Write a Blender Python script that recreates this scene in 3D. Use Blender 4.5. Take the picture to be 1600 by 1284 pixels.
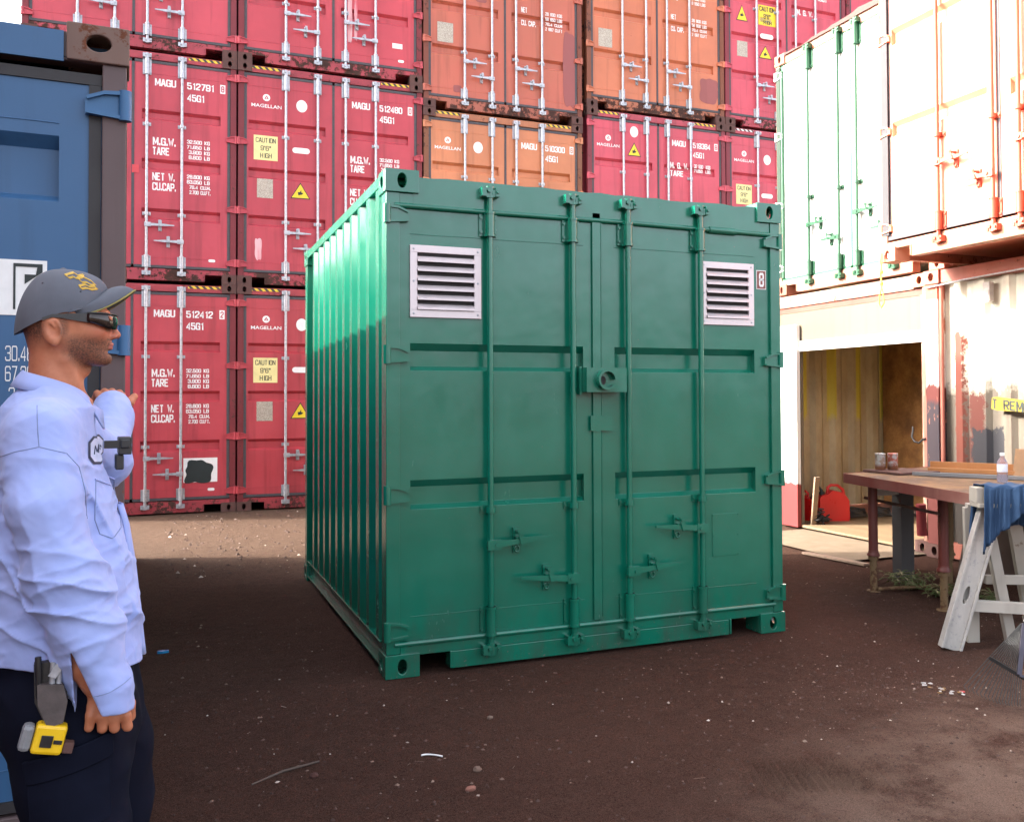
import bpy, bmesh, math, random
import numpy as np
from mathutils import Vector, Matrix
R = math.radians
random.seed(7); rng = np.random.default_rng(11)
S = bpy.context.scene
for o in list(bpy.data.objects): bpy.data.objects.remove(o)
COL = S.collection

# ------------------------------------------------------------------ camera
cam_d = bpy.data.cameras.new('camera'); cam = bpy.data.objects.new('camera', cam_d); COL.objects.link(cam)
S.camera = cam
F, YAW, PITCH, ROLL, CH, CX, CY = 1457.36, .4034, .0223, -.0047, 1.408, 78.8, -50.84
cam_d.sensor_fit = 'HORIZONTAL'; cam_d.sensor_width = 36; cam_d.lens = 36 * F / 1600
cam_d.shift_x = -CX / 1600; cam_d.shift_y = CY / 1600
cam_d.clip_end = 500; cam_d.clip_start = .05
_f = Vector((math.sin(YAW) * math.cos(PITCH), math.cos(YAW) * math.cos(PITCH), math.sin(PITCH)))
_r = Vector((math.cos(YAW), -math.sin(YAW), 0)); _u = _r.cross(_f)
_r2 = _r * math.cos(ROLL) + _u * math.sin(ROLL); _u2 = -_r * math.sin(ROLL) + _u * math.cos(ROLL)
cam.matrix_world = Matrix(((_r2.x, _u2.x, -_f.x, 0), (_r2.y, _u2.y, -_f.y, 0), (_r2.z, _u2.z, -_f.z, CH), (0, 0, 0, 1)))
S.render.resolution_x = 1024; S.render.resolution_y = 821

# ------------------------------------------------------------------ sky, sun, exposure
SUN_EL = math.atan(.57); SUN_DIR = Vector((-1, .39, 0)).normalized()     # horizontal direction towards the sun
W = bpy.data.worlds.new('World'); S.world = W; W.use_nodes = True
nt = W.node_tree; bg = nt.nodes['Background']
sky = nt.nodes.new('ShaderNodeTexSky'); sky.sky_type = 'NISHITA'; sky.sun_disc = False
sky.sun_elevation = SUN_EL; sky.sun_rotation = math.atan2(SUN_DIR.x, SUN_DIR.y)
sky.air_density = .8; sky.dust_density = 6.0; sky.ozone_density = .4; sky.altitude = 0
hs = nt.nodes.new('ShaderNodeHueSaturation'); hs.inputs['Saturation'].default_value = .42       # a hazy, nearly white sky
nt.links.new(sky.outputs[0], hs.inputs['Color']); nt.links.new(hs.outputs[0], bg.inputs[0]); bg.inputs[1].default_value = .15
sun_d = bpy.data.lights.new('sun', 'SUN'); sun = bpy.data.objects.new('sun', sun_d); COL.objects.link(sun)
sun_d.energy = 2.05; sun_d.angle = R(.53); sun_d.color = (1, .93, .82)
sv = Vector((SUN_DIR.x * math.cos(SUN_EL), SUN_DIR.y * math.cos(SUN_EL), math.sin(SUN_EL)))
sun.rotation_euler = sv.to_track_quat('Z', 'Y').to_euler(); sun.location = (-8, 4, 12)
S.view_settings.view_transform = 'Standard'; S.view_settings.look = 'None'
S.view_settings.exposure = 2.92; S.view_settings.gamma = 1; S.view_settings.use_curve_mapping = False

# ------------------------------------------------------------------ node helpers
class NM:
    """small material writer"""
    def __init__(s, name):
        s.m = bpy.data.materials.new(name); s.m.use_nodes = True; s.t = s.m.node_tree
        s.b = s.t.nodes['Principled BSDF']; s.co = None
    def n(s, k, **kw):
        x = s.t.nodes.new(k)
        for a, v in kw.items(): setattr(x, a, v)
        return x
    def l(s, a, b): s.t.links.new(a, b)
    def coord(s, scale=1, off=None):
        c = s.n('ShaderNodeTexCoord'); mp = s.n('ShaderNodeMapping')
        s.l(c.outputs['Object'], mp.inputs[0])
        if not hasattr(scale, '__len__'): scale = (scale,) * 3
        mp.inputs['Scale'].default_value = scale
        if off is not None: mp.inputs['Location'].default_value = off
        return mp.outputs[0]
    def noise(s, scale, detail=5, rough=.6, vec=None, off=None, stretch=(1, 1, 1)):
        x = s.n('ShaderNodeTexNoise'); x.inputs['Scale'].default_value = scale
        x.inputs['Detail'].default_value = detail; x.inputs['Roughness'].default_value = rough
        s.l(vec or s.coord(stretch, off), x.inputs['Vector']); return x.outputs[0]
    def ramp(s, f, a, b, v0=0., v1=1.):
        x = s.n('ShaderNodeMapRange'); s.l(f, x.inputs[0])
        for i, v in zip((1, 2, 3, 4), (a, b, v0, v1)): x.inputs[i].default_value = v
        x.clamp = True; return x.outputs[0]
    def mix(s, f, a, b, mode='MIX'):
        x = s.n('ShaderNodeMix', data_type='RGBA', blend_type=mode)
        if isinstance(f, (int, float)): x.inputs[0].default_value = f
        else: s.l(f, x.inputs[0])
        for i, v in ((6, a), (7, b)):
            if isinstance(v, (tuple, list)): x.inputs[i].default_value = (*v[:3], 1)
            else: s.l(v, x.inputs[i])
        return x.outputs[2]
    def math(s, op, a, b=None):
        x = s.n('ShaderNodeMath', operation=op)
        for i, v in enumerate((a, b)):
            if v is None: continue
            if isinstance(v, (int, float)): x.inputs[i].default_value = v
            else: s.l(v, x.inputs[i])
        return x.outputs[0]
    def xyz(s):
        c = s.n('ShaderNodeTexCoord'); q = s.n('ShaderNodeSeparateXYZ'); s.l(c.outputs['Object'], q.inputs[0]); return q.outputs
    def bump(s, h, strength=.3, dist=.002):
        x = s.n('ShaderNodeBump'); x.inputs['Strength'].default_value = strength; x.inputs['Distance'].default_value = dist
        s.l(h, x.inputs['Height']); s.l(x.outputs[0], s.b.inputs['Normal'])
    def out(s, col, rough=.5, metal=0, spec=None):
        for k, v in (('Base Color', col), ('Roughness', rough), ('Metallic', metal)):
            if isinstance(v, (tuple, list)): s.b.inputs[k].default_value = (*v[:3], 1)
            elif isinstance(v, (int, float)): s.b.inputs[k].default_value = v
            else: s.l(v, s.b.inputs[k])
        if spec is not None: s.b.inputs['Specular IOR Level'].default_value = spec
        return s.m

RUST = (.17, .055, .025); DRUST = (.06, .022, .012)
def paint(name, c, rust=.35, rough=.45, fade=.25, off=0, rustcol=RUST, fadecol=None, lowrust=0., spec=.5, stain=.3):
    """weathered coat: patchy fading, vertical streaks, rust freckles; rust 0..1"""
    m = NM(name); o = (off * 3.7, off * 1.3, off * 2.1)
    big = m.noise(1.3, 4, .6, off=o); f = m.ramp(big, .35, .7)
    lite = fadecol or tuple(min(1, v * 1.35 + .02) for v in c)
    col = m.mix(m.math('MULTIPLY', f, fade * 2), c, lite)
    st = m.noise(9, 4, .6, off=o, stretch=(1, 1, .06)); sm = m.ramp(st, .52, .75)
    col = m.mix(m.math('MULTIPLY', sm, stain), col, tuple(v * .55 for v in c))
    n2 = m.noise(14, 8, .75, off=o); n3 = m.noise(2.2, 3, .5, off=(o[0] + 5, o[1], o[2]))
    comb = m.math('ADD', m.math('MULTIPLY', n2, .62), m.math('MULTIPLY', n3, .38))
    if lowrust:
        z = m.xyz()[2]; comb = m.math('ADD', comb, m.ramp(z, 0, .7, lowrust, 0))
    th = .72 - .22 * rust
    rm = m.ramp(comb, th, th + .035)
    n4 = m.noise(40, 4, .7, off=o)
    rc = m.mix(n4, rustcol, tuple(v * .45 for v in rustcol))
    col = m.mix(rm, col, rc)
    rr = m.math('ADD', m.math('MULTIPLY', rm, .4), m.ramp(big, .3, .7, rough - .06, rough + .1))
    m.bump(m.math('ADD', m.math('MULTIPLY', n2, .5), m.math('MULTIPLY', m.noise(3.5, 2, .5, off=o), 5)), .25, .004)
    return m.out(col, rr, 0, spec)
def plain(name, c, rough=.6, metal=0, var=.2, scale=20, bump=.1, dist=.002, spec=.5):
    m = NM(name); n = m.noise(scale, 6, .65)
    col = m.mix(m.ramp(n, .3, .7), tuple(v * (1 - var) for v in c), tuple(min(1, v * (1 + var)) for v in c))
    m.bump(n, bump, dist); return m.out(col, m.ramp(n, .3, .7, max(0, rough - .1), min(1, rough + .1)), metal, spec)

# ------------------------------------------------------------------ mesh helpers
class MB:
    def __init__(s): s.v = []; s.f = []; s.mi = []; s.sm = []
    def add(s, vs, fs, m=0, smooth=False):
        b = len(s.v); s.v += [tuple(p) for p in vs]
        for f in fs: s.f.append(tuple(i + b for i in f)); s.mi.append(m); s.sm.append(smooth)
        return s
    def box(s, x0, x1, y0, y1, z0, z1, m=0, mat=None):
        vs = [Vector((x, y, z)) for z in (z0, z1) for y in (y0, y1) for x in (x0, x1)]
        if mat is not None: vs = [mat @ v for v in vs]
        return s.add(vs, [(0, 2, 3, 1), (4, 5, 7, 6), (0, 1, 5, 4), (2, 6, 7, 3), (0, 4, 6, 2), (1, 3, 7, 5)], m)
    def tube(s, pts, r, n=10, m=0, cap=True, smooth=True):
        pts = [Vector(p) for p in pts]; rs = r if hasattr(r, '__len__') else [r] * len(pts)
        rings = []; prev = None
        for i, p in enumerate(pts):
            d = (pts[min(i + 1, len(pts) - 1)] - pts[max(i - 1, 0)]).normalized()
            if prev is None:
                a = Vector((0, 0, 1)) if abs(d.z) < .9 else Vector((1, 0, 0)); u = d.cross(a).normalized()
            else: u = (prev - d * prev.dot(d)).normalized()
            prev = u; w = d.cross(u)
            rings.append([p + (u * math.cos(t) + w * math.sin(t)) * rs[i] for t in [2 * math.pi * k / n for k in range(n)]])
        vs = [q for g in rings for q in g]; fs = []
        for i in range(len(pts) - 1):
            for k in range(n): fs.append((i * n + k, i * n + (k + 1) % n, (i + 1) * n + (k + 1) % n, (i + 1) * n + k))
        s.add(vs, fs, m, smooth)
        if cap:
            s.add(rings[0], [tuple(range(n))[::-1]], m); s.add(rings[-1], [tuple(range(n))], m)
        return s
    def prism(s, poly, a0, a1, axis='y', m=0, smooth=False):
        """poly in the plane of the two other axes, extruded along axis"""
        def P(p, a):
            if axis == 'y': return (p[0], a, p[1])
            if axis == 'x': return (a, p[0], p[1])
            return (p[0], p[1], a)
        n = len(poly); vs = [P(p, a0) for p in poly] + [P(p, a1) for p in poly]
        s.add(vs, [tuple(range(n)), tuple(range(2 * n - 1, n - 1, -1))], m)
        s.add(vs, [(k, k + n, (k + 1) % n + n, (k + 1) % n) for k in range(n)], m, smooth); return s
    def lathe(s, prof, c=(0, 0, 0), n=20, m=0, smooth=True):
        vs = []; fs = []
        for r, z in prof:
            for k in range(n):
                t = 2 * math.pi * k / n; vs.append((c[0] + r * math.cos(t), c[1] + r * math.sin(t), c[2] + z))
        for i in range(len(prof) - 1):
            for k in range(n): fs.append((i * n + k, i * n + (k + 1) % n, (i + 1) * n + (k + 1) % n, (i + 1) * n + k))
        s.add(vs, fs, m, smooth); s.add(vs[:n], [tuple(range(n))[::-1]], m); s.add(vs[-n:], [tuple(range(n))], m); return s
    def holeplate(s, x0, x1, z0, z1, hx, hz, rx, rz, y0, y1, plane='y', m=0):
        """plate with an oval hole; in plane y (coords x,z) or x (coords y,z)"""
        k = 24; out = []; inn = []
        for i in range(k):
            t = 2 * math.pi * (i + .5) / k; c, sn = math.cos(t), math.sin(t)
            e = 1.6
            ex = abs(c) ** (2 / e / 1.4) * (1 if c > 0 else -1); ez = abs(sn) ** (2 / e / 1.4) * (1 if sn > 0 else -1)
            inn.append((hx + rx * c, hz + rz * sn))
            q = max(abs(c) / ((x1 - x0) / 2), abs(sn) / ((z1 - z0) / 2)); out.append(((x0 + x1) / 2 + c / q, (z0 + z1) / 2 + sn / q))
        # snap the nearest outer points to the corners
        for cx_, cz_ in ((x0, z0), (x1, z0), (x0, z1), (x1, z1)):
            j = min(range(k), key=lambda i: (out[i][0] - cx_) ** 2 + (out[i][1] - cz_) ** 2); out[j] = (cx_, cz_)
        P = (lambda p, a: (p[0], a, p[1])) if plane == 'y' else (lambda p, a: (a, p[0], p[1]))
        vs = [P(p, y0) for p in out] + [P(p, y0) for p in inn] + [P(p, y1) for p in out] + [P(p, y1) for p in inn]
        fs = []
        for i in range(k):
            j = (i + 1) % k
            fs += [(i, j, k + j, k + i), (2 * k + j, 2 * k + i, 3 * k + i, 3 * k + j), (k + i, k + j, 3 * k + j, 3 * k + i), (j, i, 2 * k + i, 2 * k + j)]
        return s.add(vs, fs, m)
    def mesh(s, name, mats):
        me = bpy.data.meshes.new(name); me.from_pydata(s.v, [], s.f)
        me.polygons.foreach_set('material_index', s.mi); me.polygons.foreach_set('use_smooth', s.sm)
        for q in (mats if isinstance(mats, (list, tuple)) else [mats]): me.materials.append(q)
        me.update()
        b = bmesh.new(); b.from_mesh(me); bmesh.ops.recalc_face_normals(b, faces=b.faces); b.to_mesh(me); b.free()
        return me

def link(name, data, parent=None, bevel=0, seg=2):
    o = bpy.data.objects.new(name, data); COL.objects.link(o)
    if parent is not None: o.parent = parent
    if bevel:
        b = o.modifiers.new('bevel', 'BEVEL'); b.width = bevel; b.segments = seg; b.limit_method = 'ANGLE'; b.angle_limit = R(40)
    return o
def obj(name, mb, mats, parent=None, bevel=0, seg=2): return link(name, mb.mesh(name, mats), parent, bevel, seg)
def tag(o, label, cat, group=None):
    o['label'] = label; o['category'] = cat
    if group: o['group'] = group
    return o
def thing(name, label, cat, loc=(0, 0, 0), rz=0, group=None):
    o = bpy.data.objects.new(name, None); COL.objects.link(o); o.location = loc; o.rotation_euler = (0, 0, rz)
    o.empty_display_size = .1; return tag(o, label, cat, group)
def struct(o): o['kind'] = 'structure'; return o

def vnoise(x, y, seed=0):
    """2-D value noise, numpy"""
    xi = np.floor(x).astype(np.int64); yi = np.floor(y).astype(np.int64); u = x - xi; v = y - yi
    u = u * u * (3 - 2 * u); v = v * v * (3 - 2 * v)
    def h(a, b):
        k = (a * 374761393 + b * 668265263 + seed * 974634777) & 0xffffffff
        k = ((k ^ (k >> 13)) * 1274126177) & 0xffffffff; return ((k ^ (k >> 16)) & 0xffff) / 65535.
    return (h(xi, yi) * (1 - u) + h(xi + 1, yi) * u) * (1 - v) + (h(xi, yi + 1) * (1 - u) + h(xi + 1, yi + 1) * u) * v
def fbm(x, y, o=4, seed=0):
    r = 0; a = .5
    for i in range(o): r = r + a * vnoise(x * 2 ** i, y * 2 ** i, seed + i); a /= 2
    return r

_tc = {}
def textmesh(body, mat, bold=.02, align='LEFT', spacing=1.0, res=2, line=1.0):
    key = (body, bold, align, spacing, line)
    if key not in _tc:
        c = bpy.data.curves.new('t', 'FONT'); c.body = body; c.size = 1; c.offset = bold; c.align_x = align
        c.space_character = spacing; c.resolution_u = res; c.space_line = line
        o = bpy.data.objects.new('t', c); COL.objects.link(o)
        bpy.context.view_layer.update()
        dg = bpy.context.evaluated_depsgraph_get()
        me = bpy.data.meshes.new_from_object(o.evaluated_get(dg)); bpy.data.objects.remove(o); bpy.data.curves.remove(c)
        co = np.empty(len(me.vertices) * 3); me.vertices.foreach_get('co', co); co = co.reshape(-1, 3)
        fs = [tuple(p.vertices) for p in me.polygons]; bpy.data.meshes.remove(me)
        _tc[key] = (co, fs)
    return _tc[key]
def lettering(body, box, y, mat, parent, bold=.02, name='lettering', mirror=False, **kw):
    """text stretched to box (x0,x1,z0,z1) in the local plane y"""
    co, fs = textmesh(body, mat, bold, **kw)
    a, b = co.min(0), co.max(0); x0, x1, z0, z1 = box
    X = x0 + (co[:, 0] - a[0]) / (b[0] - a[0]) * (x1 - x0); Z = z0 + (co[:, 1] - a[1]) / (b[1] - a[1]) * (z1 - z0)
    me = bpy.data.meshes.new(name); me.from_pydata([(float(p), y, float(q)) for p, q in zip(X, Z)], [], fs)
    me.materials.append(mat); me.update(); return link(name, me, parent)
# block capitals of stencilled container lettering, as thick polylines on a 2 x 4 grid
GL = {'0': ['.3 0,1.7 0,2 .4,2 3.6,1.7 4,.3 4,0 3.6,0 .4,.3 0'], '1': ['.3 3.2,1 4,1 0'], '2': ['0 3.2,0 3.6,.3 4,1.7 4,2 3.6,2 2.6,0 .6,0 0,2 0'], '3': ['0 3.3,0 3.6,.3 4,1.7 4,2 3.6,2 2.4,1.6 2.1,.7 2.1', '1.6 2.1,2 1.8,2 .4,1.7 0,.3 0,0 .4,0 .8'],
      '4': ['1.5 0,1.5 4,0 1.2,0 1,2 1'], '5': ['2 4,0 4,0 2.3,1.6 2.4,2 2,2 .4,1.7 0,.3 0,0 .4,0 .8'], '6': ['2 3.3,2 3.6,1.7 4,.3 4,0 3.6,0 .4,.3 0,1.7 0,2 .4,2 1.9,1.7 2.3,0 2.2'], '7': ['0 4,2 4,.7 0'],
      '8': ['.3 2.1,0 2.4,0 3.6,.3 4,1.7 4,2 3.6,2 2.4,1.7 2.1,.3 2.1,0 1.8,0 .4,.3 0,1.7 0,2 .4,2 1.8,1.7 2.1'], '9': ['0 .7,0 .4,.3 0,1.7 0,2 .4,2 3.6,1.7 4,.3 4,0 3.6,0 2.1,.3 1.7,2 1.8'],
      'A': ['0 0,.85 4,1.15 4,2 0', '.4 1.2,1.6 1.2'], 'B': ['0 0,0 4,1.6 4,2 3.6,2 2.4,1.6 2.1,0 2.1', '1.6 2.1,2 1.8,2 .4,1.6 0,0 0'], 'C': ['2 3.2,2 3.6,1.7 4,.3 4,0 3.6,0 .4,.3 0,1.7 0,2 .4,2 .8'], 'E': ['2 4,0 4,0 0,2 0', '0 2.1,1.7 2.1'],
      'F': ['2 4,0 4,0 0', '0 2.1,1.6 2.1'], 'G': ['2 3.2,2 3.6,1.7 4,.3 4,0 3.6,0 .4,.3 0,2 0,2 1.9,1.1 1.9'], 'H': ['0 0,0 4', '2 0,2 4', '0 2.1,2 2.1'], 'I': ['1 0,1 4'], 'K': ['0 0,0 4', '2 4,.2 1.9,2 0'], 'L': ['0 4,0 0,2 0'],
      'M': ['0 0,0 4', '.15 3.9,1.2 .8,2.25 3.9', '2.4 4,2.4 0'], 'N': ['0 0,0 4', '.1 3.9,1.9 .1', '2 0,2 4'], 'O': ['.3 0,1.7 0,2 .4,2 3.6,1.7 4,.3 4,0 3.6,0 .4,.3 0'], 'P': ['0 0,0 4,1.7 4,2 3.6,2 2.2,1.7 1.8,0 1.8'], 'R': ['0 0,0 4,1.7 4,2 3.6,2 2.4,1.7 2,0 2', '.9 2,2 0'],
      'S': ['2 3.3,2 3.6,1.7 4,.3 4,0 3.6,0 2.5,.3 2.2,1.7 1.9,2 1.6,2 .4,1.7 0,.3 0,0 .4,0 .7'], 'T': ['0 4,2 4', '1 4,1 0'], 'U': ['0 4,0 .4,.3 0,1.7 0,2 .4,2 4'], 'V': ['0 4,1 .1,2 4'], 'W': ['0 4,.6 .1,1.2 3,1.8 .1,2.4 4'], 'X': ['0 0,2 4', '0 4,2 0'], '.': ['.15 0,.15 .5'], "'": ['.2 3,.2 4'], '"': ['.2 3,.2 4', '.9 3,.9 4'], ' ': []}
_wd = {'M': 2.4, 'W': 2.4, '.': .3, "'": .4, '"': 1.1, '1': 1.3, 'I': .9, ' ': 1.6}
def blockmesh(body, w=.82):
    co, fs = [], []; x0 = 0; lay = 0
    for ch in body:
        for ln in GL[ch]:
            P = [tuple(map(float, p.split())) for p in ln.split(',')]; closed = P[0] == P[-1]; n = len(P); b = len(co); lay += 1
            for i, p in enumerate(P):
                a = P[i - 1] if i else (P[-2] if closed else None); c = P[i + 1] if i < n - 1 else (P[1] if closed else None)
                d = []
                for u, v in ((a, p), (p, c)):
                    if u is None or v is None: continue
                    L = math.hypot(v[0] - u[0], v[1] - u[1]); d.append(((v[0] - u[0]) / L, (v[1] - u[1]) / L))
                if len(d) == 1: nx_, ny_, m = -d[0][1], d[0][0], 1
                else:
                    nx_, ny_ = -(d[0][1] + d[1][1]), d[0][0] + d[1][0]; L = math.hypot(nx_, ny_) or 1; nx_ /= L; ny_ /= L; m = min(1.7, 1 / max(.3, nx_ * -d[0][1] + ny_ * d[0][0]))
                e = (0, 0)
                if a is None: e = (-d[0][0] * w / 2 * (abs(d[0][1]) > .9), -d[0][1] * w / 2 * (abs(d[0][1]) > .9))
                if c is None: e = (d[-1][0] * w / 2 * (abs(d[-1][1]) > .9), d[-1][1] * w / 2 * (abs(d[-1][1]) > .9))
                for s_ in (1, -1): co.append((x0 + p[0] + e[0] + s_ * nx_ * w / 2 * m, p[1] + e[1] + s_ * ny_ * w / 2 * m, lay % 5))
            fs += [(b + 2 * i, b + 2 * i + 1, b + 2 * i + 3, b + 2 * i + 2) for i in range(n - 1)]
        x0 += _wd.get(ch, 2) + .62 + w * .35
    return np.array(co), fs
def block(body, box, y, mat, parent, w=.82, name='lettering'):
    co, fs = blockmesh(body, w); a, b = co.min(0), co.max(0); x0, x1, z0, z1 = box
    me = bpy.data.meshes.new(name); me.from_pydata([(float(x0 + (c[0] - a[0]) / (b[0] - a[0]) * (x1 - x0)), float(y - .0002 * c[2]), float(z0 + (c[1] - a[1]) / (b[1] - a[1]) * (z1 - z0))) for c in co], [], fs)
    me.materials.append(mat); me.update(); return link(name, me, parent)
def flat(name, poly, y, mat, parent, t=.0015):
    mb = MB(); mb.prism(poly, y - t, y, 'y'); return obj(name, mb, mat, parent)
def oval(cx_, cz_, rx, rz, n=24): return [(cx_ + rx * math.cos(2 * math.pi * k / n), cz_ + rz * math.sin(2 * math.pi * k / n)) for k in range(n)]
def pill(x0, x1, z0, z1, n=8):
    r = (z1 - z0) / 2; zc = (z0 + z1) / 2
    return [(x1 - r + r * math.cos(t), zc + r * math.sin(t)) for t in [-math.pi / 2 + math.pi * k / n for k in range(n + 1)]] + \
           [(x0 + r + r * math.cos(t), zc + r * math.sin(t)) for t in [math.pi / 2 + math.pi * k / n for k in range(n + 1)]]
def rect(x0, x1, z0, z1): return [(x0, z0), (x1, z0), (x1, z1), (x0, z1)]

# ------------------------------------------------------------------ shared materials
M = {}
M['white'] = plain('white_vinyl', (.78, .78, .76), .5, var=.05, scale=30)
M['whiteworn'] = paint('worn_white_marking', (.75, .74, .72), .05, .6, .1)
M['black'] = plain('black_print', (.012, .02, .02), .5)
M['yellow'] = plain('yellow_sticker', (.75, .55, .02), .45, var=.08)
M['paleyellow'] = plain('pale_yellow_sticker', (.72, .64, .28), .5, var=.08)
M['tan'] = NM('etched_data_plate')
_m = M['tan']; _n = _m.noise(120, 2, .8); M['tan'] = _m.out(_m.mix(_m.ramp(_n, .45, .55), (.5, .45, .36), (.28, .24, .2)), .45, .2)
M['steel'] = plain('galvanised_steel', (.40, .41, .44), .36, .5, .3, 30)
M['gasket'] = plain('rubber_gasket', (.06, .055, .062), .6, 0, .25, 25)
M['darkrust'] = paint('rusted_dark_steel', (.075, .03, .024), .55, .75, .3, 3, rustcol=(.11, .045, .03))
M['rustred'] = paint('rusty_red_lead', (.3, .09, .06), .5, .6, .3, 5)
M['darkhole'] = plain('dark_steel', (.02, .018, .018), .8)
M['ply'] = NM('plywood')
_m = M['ply']; _n = _m.noise(5, 6, .6, stretch=(1, .15, 1)); M['ply'] = _m.out(_m.mix(_m.ramp(_n, .3, .7), (.13, .085, .045), (.20, .135, .075)), .75)
M['alu'] = plain('vent_aluminium', (.66, .58, .59), .42, .35, .06, 12)
def hazard_mat(name, a, b, xs):
    m = NM(name); q = m.xyz(); s_ = m.math('SINE', m.math('MULTIPLY', m.math('ADD', q[0], q[2]), xs))
    return m.out(m.mix(m.ramp(s_, -.05, .05), a, b), .55)
M['haz'] = hazard_mat('hazard_stripes', (.03, .03, .03), (.75, .52, .03), 78)
M['hazw'] = hazard_mat('white_hazard_stripes', (.08, .03, .03), (.72, .7, .68), 78)
# ================================================================== shipping containers
CW = 2.438
_cache = {}
def cached(key, fn, name, mats):
    """geometry built once, the mesh datablock copied for other paint"""
    if key not in _cache: _cache[key] = fn()
    return _cache[key].mesh(name, mats)

def g_frame(H, L, W=CW, hd=.19, wavy=0):
    mb = MB()
    for x0, x1 in ((.008, .078), (W - .078, W - .008)): mb.box(x0, x1, L - .1, L - .008, .118, H - .118)
    # header with slightly wavy top edge, bead, sill with fork pockets
    n = 24; xs = [.150 + (W - .3) * i / n for i in range(n + 1)]
    rr = random.Random(int(H * 1000))
    top = [(x, H - .03 + (rr.uniform(-1, 1) * wavy)) for x in xs]
    mb.prism([(.150, H - hd + .012)] + top + [(W - .150, H - hd + .012)], .016, .10, 'y')
    mb.box(.079, W - .079, .018, .09, H - hd + .012, H - .119)
    mb.box(.079, W - .079, .014, .10, .105, .160)
    mb.box(.352, W - .392, .0142, .10, .016, .1048)
    mb.box(.340, .3515, .006, .10, .020, .108); mb.box(W - .3915, W - .380, .006, .10, .020, .108)
    mb.box(.178, W - .178, L - .09, L - .012, .02, .155); mb.box(.178, W - .178, L - .09, L - .012, H - .12, H - .012)
    for s in (0, 1):
        X = (lambda a, b: (a, b)) if not s else (lambda a, b: (W - b, W - a))
        mb.box(*X(.006, .066), .163, L - .163, H - .066, H - .008)        # top rail
        mb.box(*X(.004, .058), .163, L - .163, .034, .046)                # bottom rail, a channel
        mb.box(*X(.036, .044), .163, L - .163, .0462, .150)
        mb.box(*X(.004, .070), .163, L - .163, .1502, .160)
    return mb
def g_casting(H, top, W=CW, hr=(.024, .038)):
    mb = MB(); a, b, c = .178, .118, .162
    z0, z1 = (H - b, H) if top else (0, b)
    mb.holeplate(0, a, z0, z1, .088, z0 + .06 if top else z0 + .057, *hr, 0, .028, 'y')
    mb.holeplate(.0281, c, z0, z1, .09, z0 + .06 if top else z0 + .057, .034, .030, 0, .02, 'x')
    mb.box(a - .012, a, .0281, c, z0, z1); mb.box(.0202, a - .0122, c - .01, c, z0, z1)
    mb.box(.0202, a - .0122, .0281, c - .0102, z1 - .02, z1); mb.box(.0202, a - .0122, .0281, c - .0102, z0, z0 + .012)
    return mb
def g_corr(y0, y1, z0, z1, p=.255, d=.045, x_out=.010):
    """corrugated side at the left; outer faces at x_out, inner at x_out+d"""
    mb = MB(); pts = []; y = y0; a = p * .29; b = p * .21
    pts.append((y0, x_out + d)); y = y0 + .03
    while y + p < y1:
        pts += [(y, x_out + d), (y + b, x_out), (y + b + a, x_out), (y + 2 * b + a, x_out + d)]; y += p
    pts.append((y1, x_out + d))
    vs = [(x, yy, z0) for yy, x in pts] + [(x, yy, z1) for yy, x in pts] + [(x + .003, yy, z0) for yy, x in pts] + [(x + .003, yy, z1) for yy, x in pts]
    n = len(pts)
    fs = [(i, i + 1, n + i + 1, n + i) for i in range(n - 1)] + [(2 * n + i + 1, 2 * n + i, 3 * n + i, 3 * n + i + 1) for i in range(n - 1)]
    return mb.add(vs, fs)
def flipx(mb, W=CW):
    q = MB(); q.v = [(W - v[0], v[1], v[2]) for v in mb.v]; q.f = [f[::-1] for f in mb.f]; q.mi = mb.mi; q.sm = mb.sm; return q
def flipy(mb, L):
    q = MB(); q.v = [(v[0], L - v[1], v[2]) for v in mb.v]; q.f = [f[::-1] for f in mb.f]; q.mi = mb.mi; q.sm = mb.sm; return q

YD = .030
def g_door(x0, x1, z0, z1, ta, tb, troughs, seams=(), d=.040, dome=0):
    """door leaf with horizontal troughs: (z_low, z_high)"""
    mb = MB(); q = []
    zs = [z0]; ys = [YD]
    prof = [(z0, YD)]
    for lo, hi in sorted(troughs):
        prof += [(lo, YD), (lo + .022, YD + d), (hi - .036, YD + d), (hi, YD)]
    prof.append((z1, YD)); n = len(prof)
    mb.add([(ta, y, z) for z, y in prof] + [(tb, y, z) for z, y in prof], [(i, n + i, n + i + 1, i + 1) for i in range(n - 1)])
    for lo, hi in troughs:
        for x in (ta, tb):
            mb.add([(x, YD, lo), (x, YD + d, lo + .022), (x, YD + d, hi - .036), (x, YD, hi)], [(0, 1, 2, 3)])
    for a, b in ((x0, ta), (tb, x1)): mb.add([(a, YD, z0), (b, YD, z0), (b, YD, z1), (a, YD, z1)], [(0, 1, 2, 3)])
    mb.add([(x0, YD + .062, z0), (x1, YD + .062, z0), (x1, YD + .062, z1), (x0, YD + .062, z1), (x0, YD, z0), (x1, YD, z0), (x1, YD, z1), (x0, YD, z1)],
           [(0, 1, 2, 3), (0, 4, 5, 1), (2, 6, 7, 3), (1, 5, 6, 2), (0, 3, 7, 4)])
    for (sx0, sx1, z, r) in seams:                                       # weld beads
        pts = [(sx0 + (sx1 - sx0) * i / 14, YD - .0005, z + random.uniform(-.0015, .0015)) for i in range(15)]
        mb.tube(pts, r, 6)
    return mb
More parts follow.
